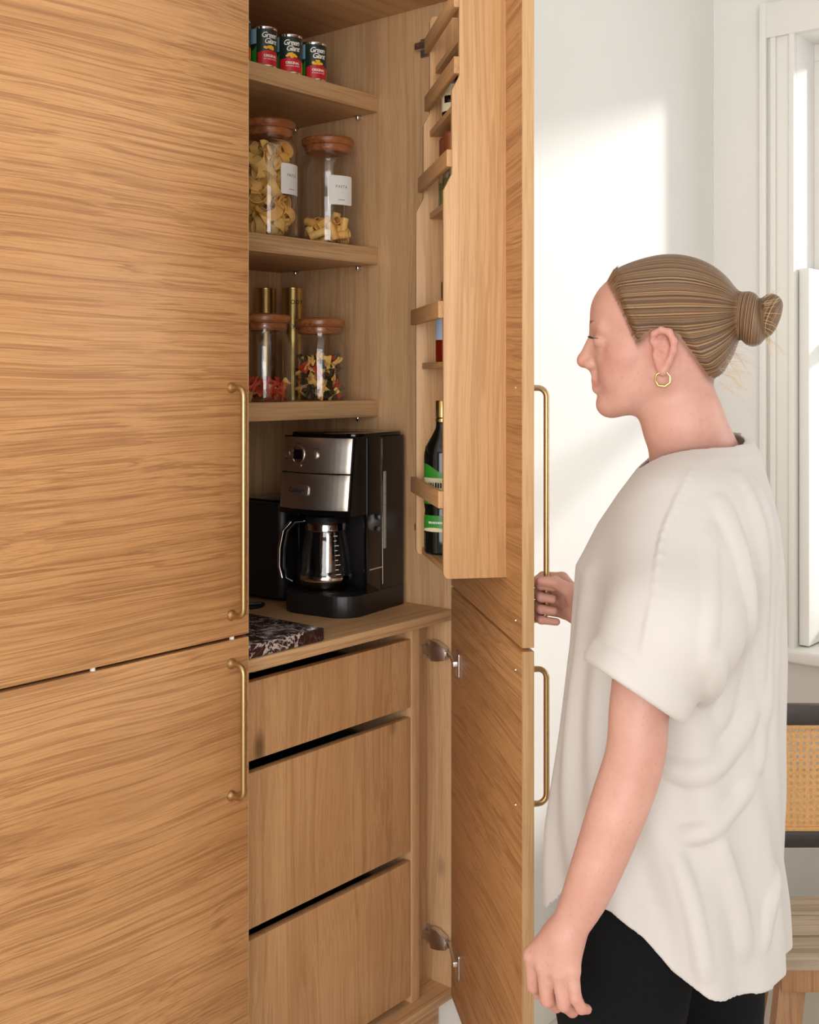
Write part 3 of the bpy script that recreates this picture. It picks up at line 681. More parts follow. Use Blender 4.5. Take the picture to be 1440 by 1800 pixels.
# ------------------------------------------------------------------ the woman: smooth blended solids meshed as one surface
def axis_coords(*spans):
    out = [np.array([spans[0][0]])]
    for a, b, st in spans: n = max(1, int(round((b-a)/st))); out.append(a+(b-a)*np.arange(1, n+1)/n)
    return np.concatenate(out).astype(np.float32)
class Field:
    def __init__(s, xs, ys, zs):
        s.x, s.y, s.z = xs, ys, zs; s.D = np.full((len(xs), len(ys), len(zs)), .2, np.float32)
    def block(s, lo, hi):
        sl = tuple(slice(max(0, int(np.searchsorted(c, l)-1)), int(np.searchsorted(c, h)+1)) for c, l, h in zip((s.x, s.y, s.z), lo, hi))
        return sl, s.x[sl[0]][:, None, None], s.y[sl[1]][None, :, None], s.z[sl[2]][None, None, :]
    def add(s, fn, lo, hi, k=.01, sub=False, m=.035):
        sl, X, Y, Z = s.block([a-m for a in lo], [b+m for b in hi])
        if 0 in s.D[sl].shape: return
        d = fn(X, Y, Z); c = s.D[sl]
        if sub:
            d = -d; h = np.clip(.5-.5*(c-d)/k, 0, 1)*1.0
            s.D[sl] = c*(1-h)+d*h+k*h*(1-h)
        else:
            h = np.clip(.5+.5*(c-d)/k, 0, 1); s.D[sl] = c*(1-h)+d*h-k*h*(1-h)
    def cone(s, p, q, r0, r1, k=.01, sub=False):
        p = np.array(p, float); q = np.array(q, float); v = q-p; L = float(v@v)+1e-12; R = max(r0, r1)
        def f(X, Y, Z):
            t = np.clip(((X-p[0])*v[0]+(Y-p[1])*v[1]+(Z-p[2])*v[2])/L, 0, 1)
            return np.sqrt((X-p[0]-t*v[0])**2+(Y-p[1]-t*v[1])**2+(Z-p[2]-t*v[2])**2)-(r0+(r1-r0)*t)
        s.add(f, np.minimum(p, q)-R, np.maximum(p, q)+R, k, sub)
    def chain(s, pts, rad, k=.01, k2=None):
        """a limb: blended run of tapered segments"""
        for i in range(len(pts)-1): s.cone(pts[i], pts[i+1], rad[i], rad[i+1], k if i == 0 else (k2 or k))
    def ell(s, c, r, k=.01, sub=False, fr=None):
        """ellipsoid; fr = (ax, ay) turns it about z"""
        ca, sa = fr or (1, 0)
        def f(X, Y, Z):
            dx, dy, dz = X-c[0], Y-c[1], Z-c[2]; u = (dx*ca+dy*sa); v = (-dx*sa+dy*ca)
            k0 = np.sqrt((u/r[0])**2+(v/r[1])**2+(dz/r[2])**2); k1 = np.sqrt((u/r[0]**2)**2+(v/r[1]**2)**2+(dz/r[2]**2)**2)+1e-9
            return k0*(k0-1)/k1
        R = max(r); s.add(f, [x-R for x in c], [x+R for x in c], k, sub)
    def mesh(s):
        D = s.D; S = D < 0
        cnt = np.zeros(tuple(n-1 for n in D.shape), np.uint8)
        for i in (0, 1):
            for j in (0, 1):
                for k in (0, 1): cnt += S[i:D.shape[0]-1+i, j:D.shape[1]-1+j, k:D.shape[2]-1+k]
        mask = (cnt > 0) & (cnt < 8); C = np.argwhere(mask); idx = np.full(mask.shape, -1, np.int32); idx[mask] = np.arange(len(C))
        acc = np.zeros((len(C), 3)); num = np.zeros(len(C))
        offs = [(i, j, k) for i in (0, 1) for j in (0, 1) for k in (0, 1)]
        for a in offs:
            for ax in range(3):
                if a[ax]: continue
                b = list(a); b[ax] = 1
                A = C+np.array(a); B = C+np.array(b); da = D[A[:, 0], A[:, 1], A[:, 2]]; db = D[B[:, 0], B[:, 1], B[:, 2]]
                x = (da < 0) != (db < 0); t = np.where(x, da/(da-db+1e-12), 0)[:, None]
                PA = np.stack([s.x[A[:, 0]], s.y[A[:, 1]], s.z[A[:, 2]]], 1); PB = np.stack([s.x[B[:, 0]], s.y[B[:, 1]], s.z[B[:, 2]]], 1)
                acc += np.where(x[:, None], PA+t*(PB-PA), 0); num += x
        V = acc/np.maximum(num, 1)[:, None]; F = []
        for ax in range(3):
            n = list(D.shape); s0 = [slice(0, m) for m in n]; s1 = list(s0); s0[ax] = slice(0, n[ax]-1); s1[ax] = slice(1, n[ax])
            a_in = S[tuple(s0)]; ch = a_in != S[tuple(s1)]; E = np.argwhere(ch)
            o1, o2 = (ax+1) % 3, (ax+2) % 3
            ok = (E[:, o1] > 0) & (E[:, o2] > 0) & (E[:, o1] < n[o1]-1) & (E[:, o2] < n[o2]-1); E = E[ok]
            flip = ~a_in[E[:, 0], E[:, 1], E[:, 2]]
            q = []
            for d1, d2 in ((-1, -1), (0, -1), (0, 0), (-1, 0)):
                P = E.copy(); P[:, o1] += d1; P[:, o2] += d2; q.append(idx[P[:, 0], P[:, 1], P[:, 2]])
            Q = np.stack(q, 1); Q[flip] = Q[flip][:, ::-1]; F.append(Q)
        return V, np.concatenate(F)
def relax(V, F, n, lam=.5):
    e = np.concatenate([F[:, [0, 1]], F[:, [1, 2]], F[:, [2, 3]], F[:, [3, 0]]])
    for _ in range(n):
        acc = np.zeros_like(V); c = np.zeros(len(V))
        for a, b in ((0, 1), (1, 0)):
            for d in range(3): acc[:, d] += np.bincount(e[:, a], V[e[:, b], d], len(V))
            c += np.bincount(e[:, a], minlength=len(V))
        V = V+lam*(acc/np.maximum(c, 1)[:, None]-V)
    return V
def skin_mesh(name, V, F, mat, parent, attrs=()):
    me = bpy.data.meshes.new(name); me.vertices.add(len(V)); me.vertices.foreach_set('co', V.astype(np.float32).ravel())
    me.loops.add(4*len(F)); me.loops.foreach_set('vertex_index', F.astype(np.int32).ravel())
    me.polygons.add(len(F)); me.polygons.foreach_set('loop_start', np.arange(0, 4*len(F), 4, dtype=np.int32))
    me.update(calc_edges=True); me.validate()
    me.polygons.foreach_set('use_smooth', np.ones(len(me.polygons), bool))
    for an, val in attrs: me.attributes.new(an, 'FLOAT', 'POINT').data.foreach_set('value', val.astype(np.float32))
    me.materials.append(mat); o = bpy.data.objects.new(name, me); COL.objects.link(o); o.parent = parent
    return o
def attr(nt, name):
    n = nt.nodes.new('ShaderNodeAttribute'); n.attribute_name = name; return n.outputs['Fac']
# skin, hair, cloth
skin, nt, b = nodes_of('skin')
c = ramp(nt, noise(nt, mapped(nt, (14, 14, 14)), 1, 4, .6), [(.3, lin((188, 136, 119))), (.7, lin((200, 152, 136)))])
c = mixc(nt, ramp(nt, noise(nt, mapped(nt, (240, 240, 160)), 1, 2, .5), [(.60, G1(0)), (.74, G1(.22))]), c, lin((150, 92, 76)))
c = mixc(nt, attr(nt, 'blush'), c, lin((176, 90, 84)))
c = mixc(nt, attr(nt, 'roots'), c, lin((112, 74, 54)))
nt.links.new(c, b.inputs['Base Color']); b.inputs['Roughness'].default_value = .5
b.inputs['Subsurface Weight'].default_value = .2; b.inputs['Subsurface Radius'].default_value = (1, .35, .2); b.inputs['Subsurface Scale'].default_value = .008
hair_m, nt, b = nodes_of('fair_hair')
def noise1(nt, src, mul, detail):
    m_ = nt.nodes.new('ShaderNodeMath'); m_.operation = 'MULTIPLY'; m_.inputs[1].default_value = mul; nt.links.new(src, m_.inputs[0])
    n = nt.nodes.new('ShaderNodeTexNoise'); n.noise_dimensions = '1D'; n.inputs['Scale'].default_value = 1; n.inputs['Detail'].default_value = detail; n.inputs['Roughness'].default_value = .7
    nt.links.new(m_.outputs[0], n.inputs['W']); return n.outputs['Fac']
st_ = attr(nt, 'strand')
n1 = noise1(nt, st_, 13, 5); n2 = noise1(nt, st_, 90, 3)
c = ramp(nt, n1, [(.38, lin((52, 34, 23))), (.49, lin((104, 73, 47))), (.60, lin((176, 136, 90)))])
c = mixc(nt, ramp(nt, n2, [(.35, G1(.55)), (.55, G1(0))]), c, lin((62, 42, 29)))
nt.links.new(c, b.inputs['Base Color']); b.inputs['Roughness'].default_value = .36
bp = nt.nodes.new('ShaderNodeBump'); bp.inputs['Strength'].default_value = .55; bp.inputs['Distance'].default_value = .0015
nt.links.new(n2, bp.inputs['Height']); nt.links.new(bp.outputs[0], b.inputs['Normal'])
cloth_m, nt, b = nodes_of('ivory_blouse_fabric')
b.inputs['Base Color'].default_value = lin((214, 207, 202)); b.inputs['Roughness'].default_value = .65; b.inputs['Sheen Weight'].default_value = .15
tl = nt.nodes.new('ShaderNodeBsdfTranslucent'); tl.inputs[0].default_value = lin((222, 214, 208)); mx = nt.nodes.new('ShaderNodeMixShader'); mx.inputs[0].default_value = .22
nt.links.new(b.outputs[0], mx.inputs[1]); nt.links.new(tl.outputs[0], mx.inputs[2]); nt.links.new(mx.outputs[0], nt.nodes['Material Output'].inputs[0])
bp = nt.nodes.new('ShaderNodeBump'); bp.inputs['Strength'].default_value = .08; bp.inputs['Distance'].default_value = .001
nt.links.new(noise(nt, mapped(nt, (500, 500, 60)), 1, 2), bp.inputs['Height']); nt.links.new(bp.outputs[0], b.inputs['Normal'])
black_cloth = plain('black_trouser_fabric', (15, 15, 17), .95, 0, .1, 200, Specular_IOR_Level=.15)

person = thing('person', 'woman in loose ivory blouse and black trousers holding the cupboard door handle', 'person', (.0882, -.8335, 0), RZ)
PH = R_(18); HC = (-.0372, .01, 1.6087)
cP, sP = math.cos(PH), math.sin(PH)
def hp_(a, l, u): return (HC[0]-a*cP-l*sP, HC[1]+a*sP-l*cP, HC[2]+u)
def hloc(X, Y, Z): dx, dy = X-HC[0], Y-HC[1]; return -dx*cP+dy*sP, -dx*sP-dy*cP, Z-HC[2]
FRH = (-cP, sP)
HA = [-.13, -.095, -.080, -.0646, -.049, -.030, -.012, .0106, .0284, .036, .046, .060, .077, .09, .12]
HZ = [-.085, -.080, -.074, -.062, -.036, -.008, .0015, .0000, -.015, .002, .026, .056, .084, .11, .16]
B = Field(axis_coords((-.29, .16, .0022)), axis_coords((-.29, .12, .0022), (.12, .33, .005), (.33, .47, .0022)),
          axis_coords((-.02, .72, .011), (.72, .87, .0022), (.87, 1.09, .004), (1.09, 1.22, .0022), (1.22, 1.40, .005), (1.40, 1.75, .002)))
# skull and face
B.ell(hp_(-.008, 0, .026), (.096, .073, .083), .02, fr=FRH)
B.ell(hp_(.040, 0, .032), (.063, .064, .058), .02, fr=FRH)
B.ell(hp_(.042, 0, -.044), (.050, .056, .070), .025, fr=FRH)
B.ell(hp_(-.022, 0, -.02), (.060, .058, .055), .03, fr=FRH)
for s in (-1, 1):
    B.cone(hp_(-.002, s*.048, -.060), hp_(.070, s*.012, -.099), .019, .015, .02)
    B.cone(hp_(.050, s*.040, -.030), hp_(.062, s*.030, -.050), .021, .018, .02)
    B.cone(hp_(.090, s*.010, .012), hp_(.076, s*.042, .010), .011, .010, .012)
B.cone(hp_(.078, 0, -.099), hp_(.076, 0, -.094), .0165, .017, .012)
for s in (-1, 1):
    B.ell(hp_(.104, s*.034, -.004), (.012, .013, .008), .010, True, FRH)
    B.ell(hp_(.0805, s*.031, -.0075), (.0142, .0150, .0115), .005, fr=FRH)
    B.cone(hp_(.094, 0, -.022), hp_(.076, s*.024, -.030), .011, .014, .012)
B.cone(hp_(.094, 0, .006), hp_(.112, 0, -.033), .0075, .0092, .010)
B.cone(hp_(.112, 0, -.034), hp_(.113, 0, -.036), .0098, .0098, .006)
B.cone(hp_(.097, 0, -.046), hp_(.090, 0, -.062), .009, .009, .008)
for s in (-1, 1): B.cone(hp_(.100, s*.010, -.040), hp_(.104, s*.009, -.041), .0078, .007, .006)
for s in (-1, 1):
    B.cone(hp_(.0935, 0, -.0650), hp_(.080, s*.021, -.0660), .0068, .0045, .006)
    B.cone(hp_(.0925, 0, -.0755), hp_(.080, s*.019, -.0705), .0074, .0045, .005)
    B.cone(hp_(.098, s*.006, -.0705), hp_(.078, s*.026, -.0655), .0016, .0018, .003, True)
# neck and torso
nk = [hp_(-.014, 0, -.05), hp_(-.026, 0, -.125), (.008, .022, 1.42), (.015, .03, 1.33)]
B.chain(nk, [.050, .050, .054, .070], .022)
B.cone(hp_(-.046, 0, -.11), (.052, .028, 1.415), .028, .036, .03)
SL = (-.040, -.112, 1.335); SR = (.080, .170, 1.335)
B.cone((.030, .018, 1.385), SL, .042, .036, .03); B.cone((.030, .04, 1.385), SR, .042, .036, .03)
zi0 = int(np.searchsorted(B.z, 1.48)); head_raw = B.D[:, :, zi0:].copy()
FRB = (-math.cos(R_(20)), math.sin(R_(20)))
for z, cx, a, bb in ((1.30, .012, .095, .15), (1.18, .0, .10, .145), (1.05, .0, .09, .125), (.93, -.01, .105, .15), (.86, -.01, .11, .155)):
    B.ell((cx, .03, z), (a, bb, .10), .05, fr=FRB)
# ear with helix, bowl and lobe
for s in (-1, 1):
    e = lambda a, o, u: hp_(a, s*(.0655+o), u)
    B.ell(hp_(-.008, s*.070, -.026), (.014, .009, .024), .006, fr=FRH)
    hx = [(-.001, .004, -.024), (.006, .006, -.010), (.004, .010, .000), (-.006, .013, .005), (-.017, .015, .002), (-.023, .016, -.010), (-.022, .015, -.024), (-.016, .012, -.038), (-.009, .009, -.050)]
    B.chain([e(*p) for p in hx], [.0035, .004, .0042, .0045, .0048, .0048, .0046, .0046, .0058], .004)
    B.cone(e(-.007, .007, -.052), e(-.003, .006, -.046), .0062, .0055, .005)
    B.cone(e(-.004, .017, -.012), e(-.011, .019, -.016), .0050, .0055, .004, True)
    B.cone(e(-.002, .014, -.028), e(-.008, .018, -.030), .0056, .0062, .004, True)
    B.cone(e(.003, .008, -.028), e(.002, .007, -.036), .0036, .0036, .004)
def smooth_limb(pts, rad, n=6):
    P = [np.array(tuple(p)+(r,), float) for p, r in zip(pts, rad)]; out = []
    for i in range(len(P)-1):
        p0, a_, b_, p3 = P[max(i-1, 0)], P[i], P[i+1], P[min(i+2, len(P)-1)]
        for k in range(n):
            t = k/n; out.append(.5*((2*a_)+(b_-p0)*t+(2*p0-5*a_+4*b_-p3)*t*t+(3*a_-p0-3*b_+p3)*t**3))
    out.append(P[-1])
    B.chain([o[:3] for o in out], [float(o[3]) for o in out], .012, .0015)
# left arm hanging, hand relaxed with the fingers curled back
AL = [SL, (-.085, -.165, 1.25), (-.1076, -.183, 1.140), (-.1150, -.190, 1.0746), (-.1377, -.195, 1.008), (-.1757, -.200, .9105), (-.2041, -.202, .8537)]
smooth_limb(AL, [.040, .040, .0375, .0370, .0362, .0295, .0205])
WL = AL[-1]
mcp = [(-.2440, -.183, .8167), (-.2300, -.199, .8120), (-.2140, -.211, .8110), (-.1995, -.218, .8170)]
for i, m_ in enumerate(mcp): B.cone((WL[0]+(m_[0]-WL[0])*.15, WL[1]+(m_[1]-WL[1])*.15, WL[2]-.004), m_, .0195, .0118, .012)
B.cone((-.212, -.190, .842), (-.224, -.186, .822), .019, .017, .014)
fing = [[(-.2425, -.179, .7770), (-.2340, -.163, .7590), (-.2215, -.149, .7600)],
        [(-.2275, -.199, .7700), (-.2140, -.184, .7540), (-.2020, -.170, .7580)],
        [(-.2085, -.214, .7720), (-.1965, -.203, .7580), (-.1860, -.190, .7610)],
        [(-.1955, -.223, .7850), (-.1880, -.221, .7705), (-.1795, -.214, .7655)]]
for m_, f, r in zip(mcp, fing, (1, 1.02, .98, .86)): B.chain([m_]+f, [.0112*r, .0090*r, .0080*r, .0070*r], .004, .003)
B.chain([(-.212, -.178, .838), (-.226, -.160, .808), (-.224, -.146, .782), (-.218, -.138, .760)], [.0150, .0115, .0098, .0075], .008, .004)
# right arm reaching to the handle, hand closed on the bar
AR = [SR, (.105, .255, 1.22), (.100, .305, 1.065), (.020, .355, 1.088), (-.096, .402, 1.130)]
smooth_limb(AR, [.040, .039, .037, .034, .0215])
WR = AR[-1]
for i, (z, rr, dx) in enumerate(((1.189, 1, 0), (1.168, 1.03, -.002), (1.147, 1, 0), (1.128, .88, .005))):
    mc = (-.127+dx, .420, z)
    B.cone((WR[0]-.008, WR[1]+.004, WR[2]+(z-1.158)*.35+.012), mc, .0195, .0118, .012)
    B.chain([mc, (-.161+dx*.5, .4225, z+.003), (-.1775, .399, z-.002), (-.1690, .3815, z-.005), (-.1470+dx, .3800, z-.008)], [.0112*rr, .0092*rr, .0085*rr, .0082*rr, .0074*rr], .004, .003)
B.chain([(-.104, .388, 1.148), (-.120, .372, 1.176), (-.146, .368, 1.192), (-.170, .374, 1.193)], [.0170, .0125, .0100, .0080], .010, .004)
# legs and feet under the trousers
LL = [(-.05, -.065, .86), (-.115, -.085, .50), (-.110, -.085, .10)]; LR = [(.03, .10, .86), (.065, .105, .50), (.085, .105, .10)]
for L in (LL, LR):
    B.chain(L, [.048, .036, .032], .03); B.cone((L[2][0]+.01, L[2][1], .045), (L[2][0]-.145, L[2][1]+.02, .028), .036, .026, .03)
V, F = B.mesh(); V = relax(V, F, 1, .35)
a, l, u = hloc(V[:, 0], V[:, 1], V[:, 2])
hd_ = (V[:, 2] > 1.46).astype(float)
def bump(d, r): return np.clip(1-(d/r)**2, 0, 1)
blush = bump(np.sqrt(((a-.092)/1.3)**2+(l*.45)**2+(u+.0705)**2), .0105)*.5*hd_
blush = np.maximum(blush, bump(np.sqrt((a-.060)**2+(np.abs(l)-.045)**2+(u+.035)**2), .035)*.22*hd_)
blush = np.maximum(blush, bump(np.sqrt((a-.112)**2+l**2+(u+.036)**2), .02)*.25*hd_)
blush = np.maximum(blush, bump(np.sqrt((a+.008)**2+((np.abs(l)-.078)*.6)**2+(u+.024)**2), .034)*.30*hd_)
for f in fing:
    for p in f: blush = np.maximum(blush, bump(np.linalg.norm(V-np.array(p), axis=1), .016)*.28)
tr = u-np.interp(a, HA, HZ)
roots = np.clip(1+tr/.014, 0, 1)**2*.75*hd_*(V[:, 2] > 1.50)*(np.abs(l) < .072+.02*(np.abs(a+.008) > .03))
rnd = random.Random(11); wisps = MB()
cand = np.where((tr > -.009) & (tr < .001) & (V[:, 2] > 1.53) & (np.abs(np.abs(l)-.08) > .006) & (a > -.042) & (np.hypot(a+.008, u+.025) > .04))[0]
for i in rnd.sample(list(map(int, cand)), min(260, len(cand))):
    p = Vector(V[i]); nrm = (p-Vector(hp_(-.01, 0, .0))).normalized(); g = (Vector(hp_(-.098, 0, .036))-p).normalized(); g = (g-nrm*g.dot(nrm)).normalized()
    L_ = rnd.uniform(.014, .026)
    wisps.tube([p-nrm*.0004, p+g*L_*.4+nrm*.0012, p+g*L_+nrm*rnd.uniform(.0022, .0042)], [.00015, .0003, .00025], 3, False)
skin_mesh('body', V, F, skin, person, [('blush', blush), ('roots', roots)])
# eyes, lashes, brows
for s in (-1, 1):
    e = MB().lathe([(.0108*math.sin(t), -.0108*math.cos(t)) for t in [PI*i/12 for i in range(13)]], 20, hp_(.0842, s*.0295, -.0075)).build('eye', 'white', person)
    m = MB()
    for i in range(9):
        t = i/8; m.tube([hp_(.0945-.010*t, s*(.022+.022*t), -.0045), hp_(.1005-.009*t, s*(.0225+.024*t), -.0035), hp_(.1045-.008*t, s*(.023+.027*t), -.0008)], [.0005, .0004, .0002], 4)
    m.build('eyelashes', 'ink', person)
    MB().tube([hp_(.1005, s*.013, .0165), hp_(.0975, s*.024, .0205), hp_(.089, s*.038, .021), hp_(.077, s*.049, .0165)], [.0020, .0026, .0022, .0008], 6).build('eyebrow', plain('brow_hair', (128, 90, 64), .7), person)

# hair drawn back from the hairline into a knot
zs_ = B.z[zi0:]; X = B.x[:, None, None]; Y = B.y[None, :, None]; Z = zs_[None, None, :]
Hf = Field(B.x, B.y, zs_)
a, l, u = hloc(X, Y, Z)
an_ = np.arctan2(u-.036, np.abs(l)+.001); t = u-np.interp(a, HA, HZ)+.0008*np.sin(an_*53)+.0010*np.sin(an_*31.7+1)*np.sin(an_*11.3); ss = np.clip(t/.028, 0, 1); ss = ss*ss*(3-2*ss)
off = np.where(t < 0, -.004+np.maximum(t, -.02)*.6, -.0012+.0085*ss)
Hf.D = (head_raw-off).astype(np.float32)
KN = (-.098, 0, .036)
Hf.cone(hp_(-.085, 0, .034), hp_(-.104, 0, .036), .026, .018, .02)
def torus(c, ax, R, r, k):
    c = np.array(hp_(*c)); d = np.array(hp_(*ax))-np.array(HC); d = d/np.linalg.norm(d)
    def f(X, Y, Z):
        q = (X-c[0])*d[0]+(Y-c[1])*d[1]+(Z-c[2])*d[2]; n2 = (X-c[0])**2+(Y-c[1])**2+(Z-c[2])**2
        return np.sqrt((np.sqrt(np.maximum(n2-q*q, 0))-R)**2+q*q)-r
    Hf.add(f, c-R-r, c+R+r, k)
torus((-.121, .002, .022), (-1, .1, .15), .0225, .0165, .006)
torus((-.143, -.004, .026), (-1, -.2, -.35), .0165, .0155, .004)
Hf.cone(hp_(-.125, 0, .022), hp_(-.146, 0, .024), .016, .012, .004)
V, F = Hf.mesh(); V = relax(V, F, 1, .3)
a, l, u = hloc(V[:, 0], V[:, 1], V[:, 2])
bun = a < -.104
ang = np.arctan2(u-KN[2], np.abs(l)+.002*np.sign(l))*2.2+.15*np.sin(a*40)*.1
bc = np.sqrt(l**2+(u-.023)**2); bang = np.arctan2(a+.130, bc-.020)*1.3+.6*np.arctan2(u-.023, l)*.35
strand = np.where(bun, bang+9, ang)
hair = skin_mesh('hair', V, F, hair_m, person, [('strand', strand)])
hair['label'] = 'fair hair combed back into a low knot'
n = 40
path = [hp_(-.1045, .0205*math.cos(2*PI*i/n), .035+.0225*math.sin(2*PI*i/n)) for i in range(n+1)]
MB().tube(path, .0042, 8, False).build('hair_tie', plain('dark_hair_tie', (48, 34, 30), .7), person)
rnd = random.Random(3); m = MB()
for i in range(90):
    if i < 50: p0 = (-.085+rnd.uniform(-.012, .01), rnd.uniform(-.03, .03), rnd.uniform(-.075, -.01)); d = (-rnd.uniform(.015, .045), rnd.uniform(-.02, .02), -rnd.uniform(.0, .045))
    else:
        q = rnd.uniform(0, 2*PI); p0 = (-.14, .028*math.cos(q), .024+.030*math.sin(q)); d = (-rnd.uniform(.008, .03), .02*math.cos(q), .020*math.sin(q)-.006)
    m.tube([hp_(*p0), hp_(p0[0]+d[0]*.55, p0[1]+d[1]*.5, p0[2]+d[2]*.35), hp_(p0[0]+d[0], p0[1]+d[1], p0[2]+d[2])], [.00028, .00022, .00012], 3, False)
o = wisps.build('hairline_strands', plain('hairline_hair', (126, 90, 62), .5), person); o['kind'] = 'stuff'
o = m.build('loose_hairs', plain('loose_fair_hair', (214, 184, 140), .5), person); o['kind'] = 'stuff'
# gold hoop earring
m = MB(); hoop = [(.0, -.052), (.0065, -.056), (.0085, -.064), (.004, -.071), (-.005, -.072), (-.0115, -.067), (-.0115, -.058), (-.0075, -.053)]
m.tube([hp_(-.006+a_, .0765, u_) for a_, u_ in hoop], [.0012, .0015, .0018, .0021, .0021, .0018, .0015, .0012], 10).build('earring', 'gold', person)

# ------------------------------------------------------------------ blouse
C_ = Field(axis_coords((-.27, .20, .0025)), axis_coords((-.30, .34, .0028)), axis_coords((.70, 1.47, .0025)))
cB, sB = math.cos(R_(20)), math.sin(R_(20))
tz = [.68, .80, .91, 1.03, 1.155, 1.276, 1.335, 1.38, 1.415, 1.440, 1.455, 1.466]
tcx = [-.034, -.034, -.032, -.022, -.012, -.009, .004, .014, .022, .030, .034, .036]
ta = [.176, .172, .164, .156, .150, .146, .128, .108, .090, .076, .064, .045]
tb = [.200, .200, .194, .184, .178, .180, .174, .160, .140, .115, .090, .055]
sm = lambda z, t_: np.interp(z, tz, t_)
def torso(X, Y, Z):
    cx = sm(Z, tcx); A_ = sm(Z, ta); B_ = sm(Z, tb)
    dx, dy = X-cx, Y-.03; uu = -dx*cB+dy*sB; vv = -dx*sB-dy*cB
    th = np.arctan2(vv, uu); low = np.clip((1.15-Z)/.35, 0, 1)
    drape = .0050*low*np.sin(th*9+3*Z)+.0035*np.sin(th*15+5*np.sin(Z*7))*np.clip((1.33-Z)/.2, 0, 1)
    rr = np.sqrt((uu/A_)**2+(vv/B_)**2)+1e-6
    return (rr-1)*(np.minimum(A_, B_)*.9)-drape
C_.D = torso(C_.x[:, None, None], C_.y[None, :, None], C_.z[None, None, :]).astype(np.float32)
cn = np.array([-.55, -.12, -.826]); cn /= np.linalg.norm(cn); CU = np.array([-.1130, -.198, 1.166])
def sleeve(side):
    S_ = Field(C_.x, C_.y, C_.z)
    if side < 0:
        mid = CU-cn*.085; nn = cn; cu = CU
        S_.cone((-.020, -.088, 1.338), mid, .084, .082, .03); S_.cone(mid, cu+nn*.03, .078, .064, .03)
    else:
        nn = np.array([.15, .55, -.82]); nn /= np.linalg.norm(nn); cu = np.array([.112, .275, 1.19]); mid = cu-nn*.085
        S_.cone((.066, .148, 1.338), mid, .084, .080, .03); S_.cone(mid, cu+nn*.03, .075, .062, .03)
    X, Y, Z = C_.x[:, None, None], C_.y[None, :, None], C_.z[None, None, :]
    pl_ = (X-cu[0])*nn[0]+(Y-cu[1])*nn[1]+(Z-cu[2])*nn[2]
    return np.maximum(S_.D, pl_), cu, nn
sl = [sleeve(-1), sleeve(1)]
for d, cu, nn in sl:
    k = .06; h = np.clip(.5+.5*(C_.D-d)/k, 0, 1); C_.D = (C_.D*(1-h)+d*h-k*h*(1-h)).astype(np.float32)
def surf_y(x, z):
    i = int(np.clip(np.searchsorted(C_.x, x), 0, len(C_.x)-1)); k = int(np.clip(np.searchsorted(C_.z, z), 0, len(C_.z)-1))
    j = np.argmax(C_.D[i, :, k] < 0); return float(C_.y[j])
def q_(px, py, z=1.5): return ((px-720)/2036*z-.40, 1.55-(py-662)/2036*z)
folds = [  # creases of the fabric as runs of (x, z) on the side towards the room, with radius and depth
    ([(1223, 836), (1187, 885), (1151, 945), (1115, 1049), (1100, 1118)], .0050, .002),
    ([(1262, 890), (1285, 970), (1297, 1060), (1293, 1150), (1279, 1220), (1262, 1290)], .0130, .004),
    ([(1312, 850), (1338, 940), (1346, 1050), (1347, 1180), (1350, 1302), (1342, 1380)], .0110, .004),
    ([(1350, 860), (1368, 950), (1374, 1085), (1366, 1200), (1358, 1300)], .0090, .003),
    ([(1236, 930), (1218, 1000), (1203, 1080), (1200, 1140)], .0080, .002),
    ([(1170, 1352), (1216, 1362), (1265, 1345), (1305, 1300), (1330, 1250)], .0150, .003),
    ([(1195, 1470), (1240, 1458), (1290, 1432), (1331, 1385)], .0100, .003),
    ([(1185, 1499), (1205, 1560), (1222, 1630), (1235, 1715)], .0090, .002),
    ([(1390, 1570), (1368, 1630), (1354, 1700)], .0070, .002),
    ([(1070, 1480), (1062, 1540), (1060, 1600)], .0080, .002),
    ([(1215, 1120), (1226, 1180), (1240, 1235)], .0120, .003),
    ([(1260, 1480), (1290, 1560), (1310, 1640), (1315, 1700)], .0100, .003),
]
for pts, r, dp in folds:
    P = []
    for i in range(len(pts)-1):
        for k in range(5):
            t = k/5; x, z = q_(pts[i][0]+(pts[i+1][0]-pts[i][0])*t, pts[i][1]+(pts[i+1][1]-pts[i][1])*t); y = surf_y(x, z)
            if y > -.29: P.append([x, y, z])
    if len(P) < 4: continue
    P = np.array(P)
    for _ in range(3): P[1:-1] = .25*P[:-2]+.5*P[1:-1]+.25*P[2:]
    n = len(P); e = np.sin(np.linspace(.12, PI-.12, n))**.6
    P[:, 1] += r-dp*2.4*e
    for i in range(n-1): C_.cone(P[i], P[i+1], r, r, .010 if r > .006 else .004)
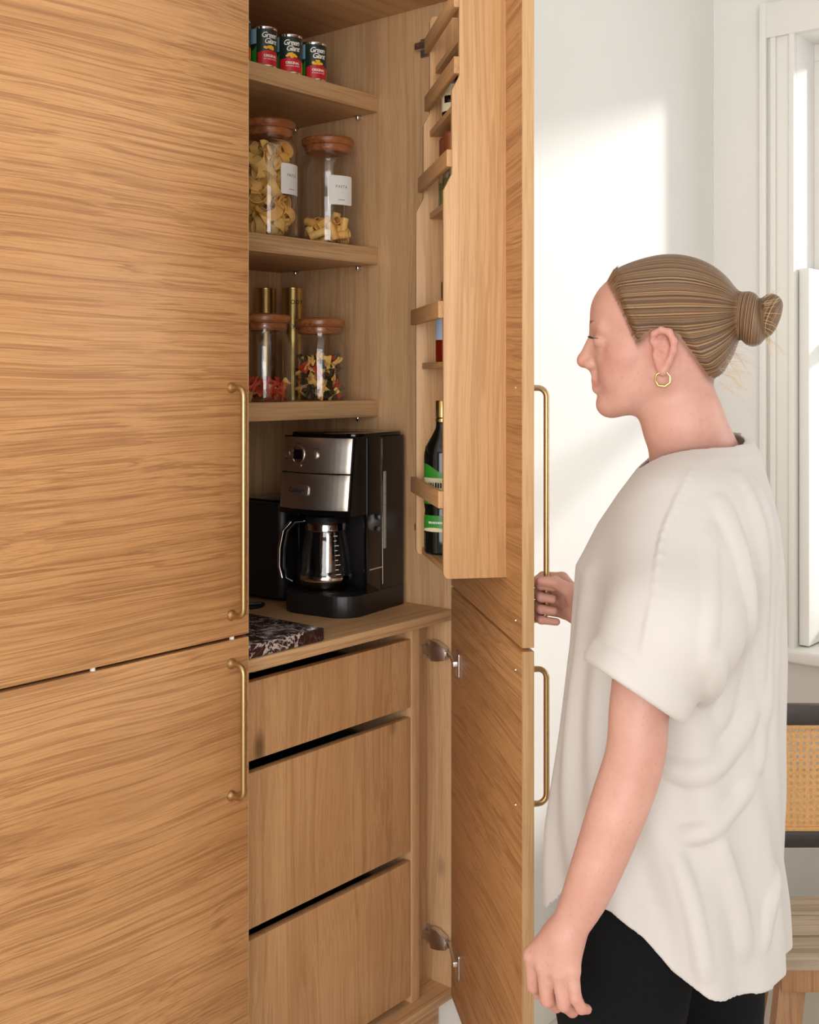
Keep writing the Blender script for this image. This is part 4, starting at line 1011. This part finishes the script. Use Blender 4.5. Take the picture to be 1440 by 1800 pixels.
X, Y, Z = C_.x[:, None, None], C_.y[None, :, None], C_.z[None, None, :]
C_.D = np.maximum(C_.D, -(C_.D+.0065))
hem = np.interp(C_.x, [-.25, -.215, -.18, -.138, -.098, -.061, -.017, .03, .08, .16], [.80, .803, .845, .852, .825, .783, .754, .740, .735, .735])[:, None, None]
C_.D = np.maximum(C_.D, (hem-Z)*.8).astype(np.float32)
C_.cone((.006, .012, 1.395), (-.006, .012, 1.60), .070, .086, .004, True)                         # neck opening
for d, cu, nn in sl:
    C_.cone(cu-nn*.012, cu+nn*.05, .057, .057, .004, True)                                           # sleeve opening
    def ring(X, Y, Z, cu=cu, nn=nn):
        q = (X-cu[0])*nn[0]+(Y-cu[1])*nn[1]+(Z-cu[2])*nn[2]; n2 = (X-cu[0])**2+(Y-cu[1])**2+(Z-cu[2])**2; rad = np.sqrt(np.maximum(n2-q*q, 0))
        wob = .0015*np.sin(np.arctan2(Y-cu[1], X-cu[0])*5)
        return np.sqrt((rad-.0665-wob)**2+np.maximum(np.abs(q+.004)-.010, 0)**2)-.0075
    C_.add(ring, cu-.09, cu+.09, .0015)                                                               # rolled cuff
V, F = C_.mesh(); V = relax(V, F, 2, .5)
bl = skin_mesh('blouse', V, F, cloth_m, person); bl['label'] = 'loose ivory short sleeved blouse with rolled cuffs'
# trousers
T_ = Field(axis_coords((-.26, .19, .006)), axis_coords((-.24, .24, .006)), axis_coords((.06, .98, .008)))
for z, cx, a_, b_ in ((.92, -.015, .115, .150), (.85, -.02, .12, .150)): T_.ell((cx, .03, z), (a_, b_, .10), .05, fr=FRB)
T_.chain([(-.060, -.050, .86), (-.112, -.068, .70), (-.120, -.080, .50), (-.112, -.085, .10)], [.088, .082, .066, .050], .03)
T_.chain([(.030, .10, .86), (.055, .105, .70), (.065, .105, .50), (.085, .105, .10)], [.094, .084, .066, .048], .02)
V, F = T_.mesh(); V = relax(V, F, 2, .5)
tr_ = skin_mesh('trousers', V, F, black_cloth, person); tr_['label'] = 'plain black trousers'
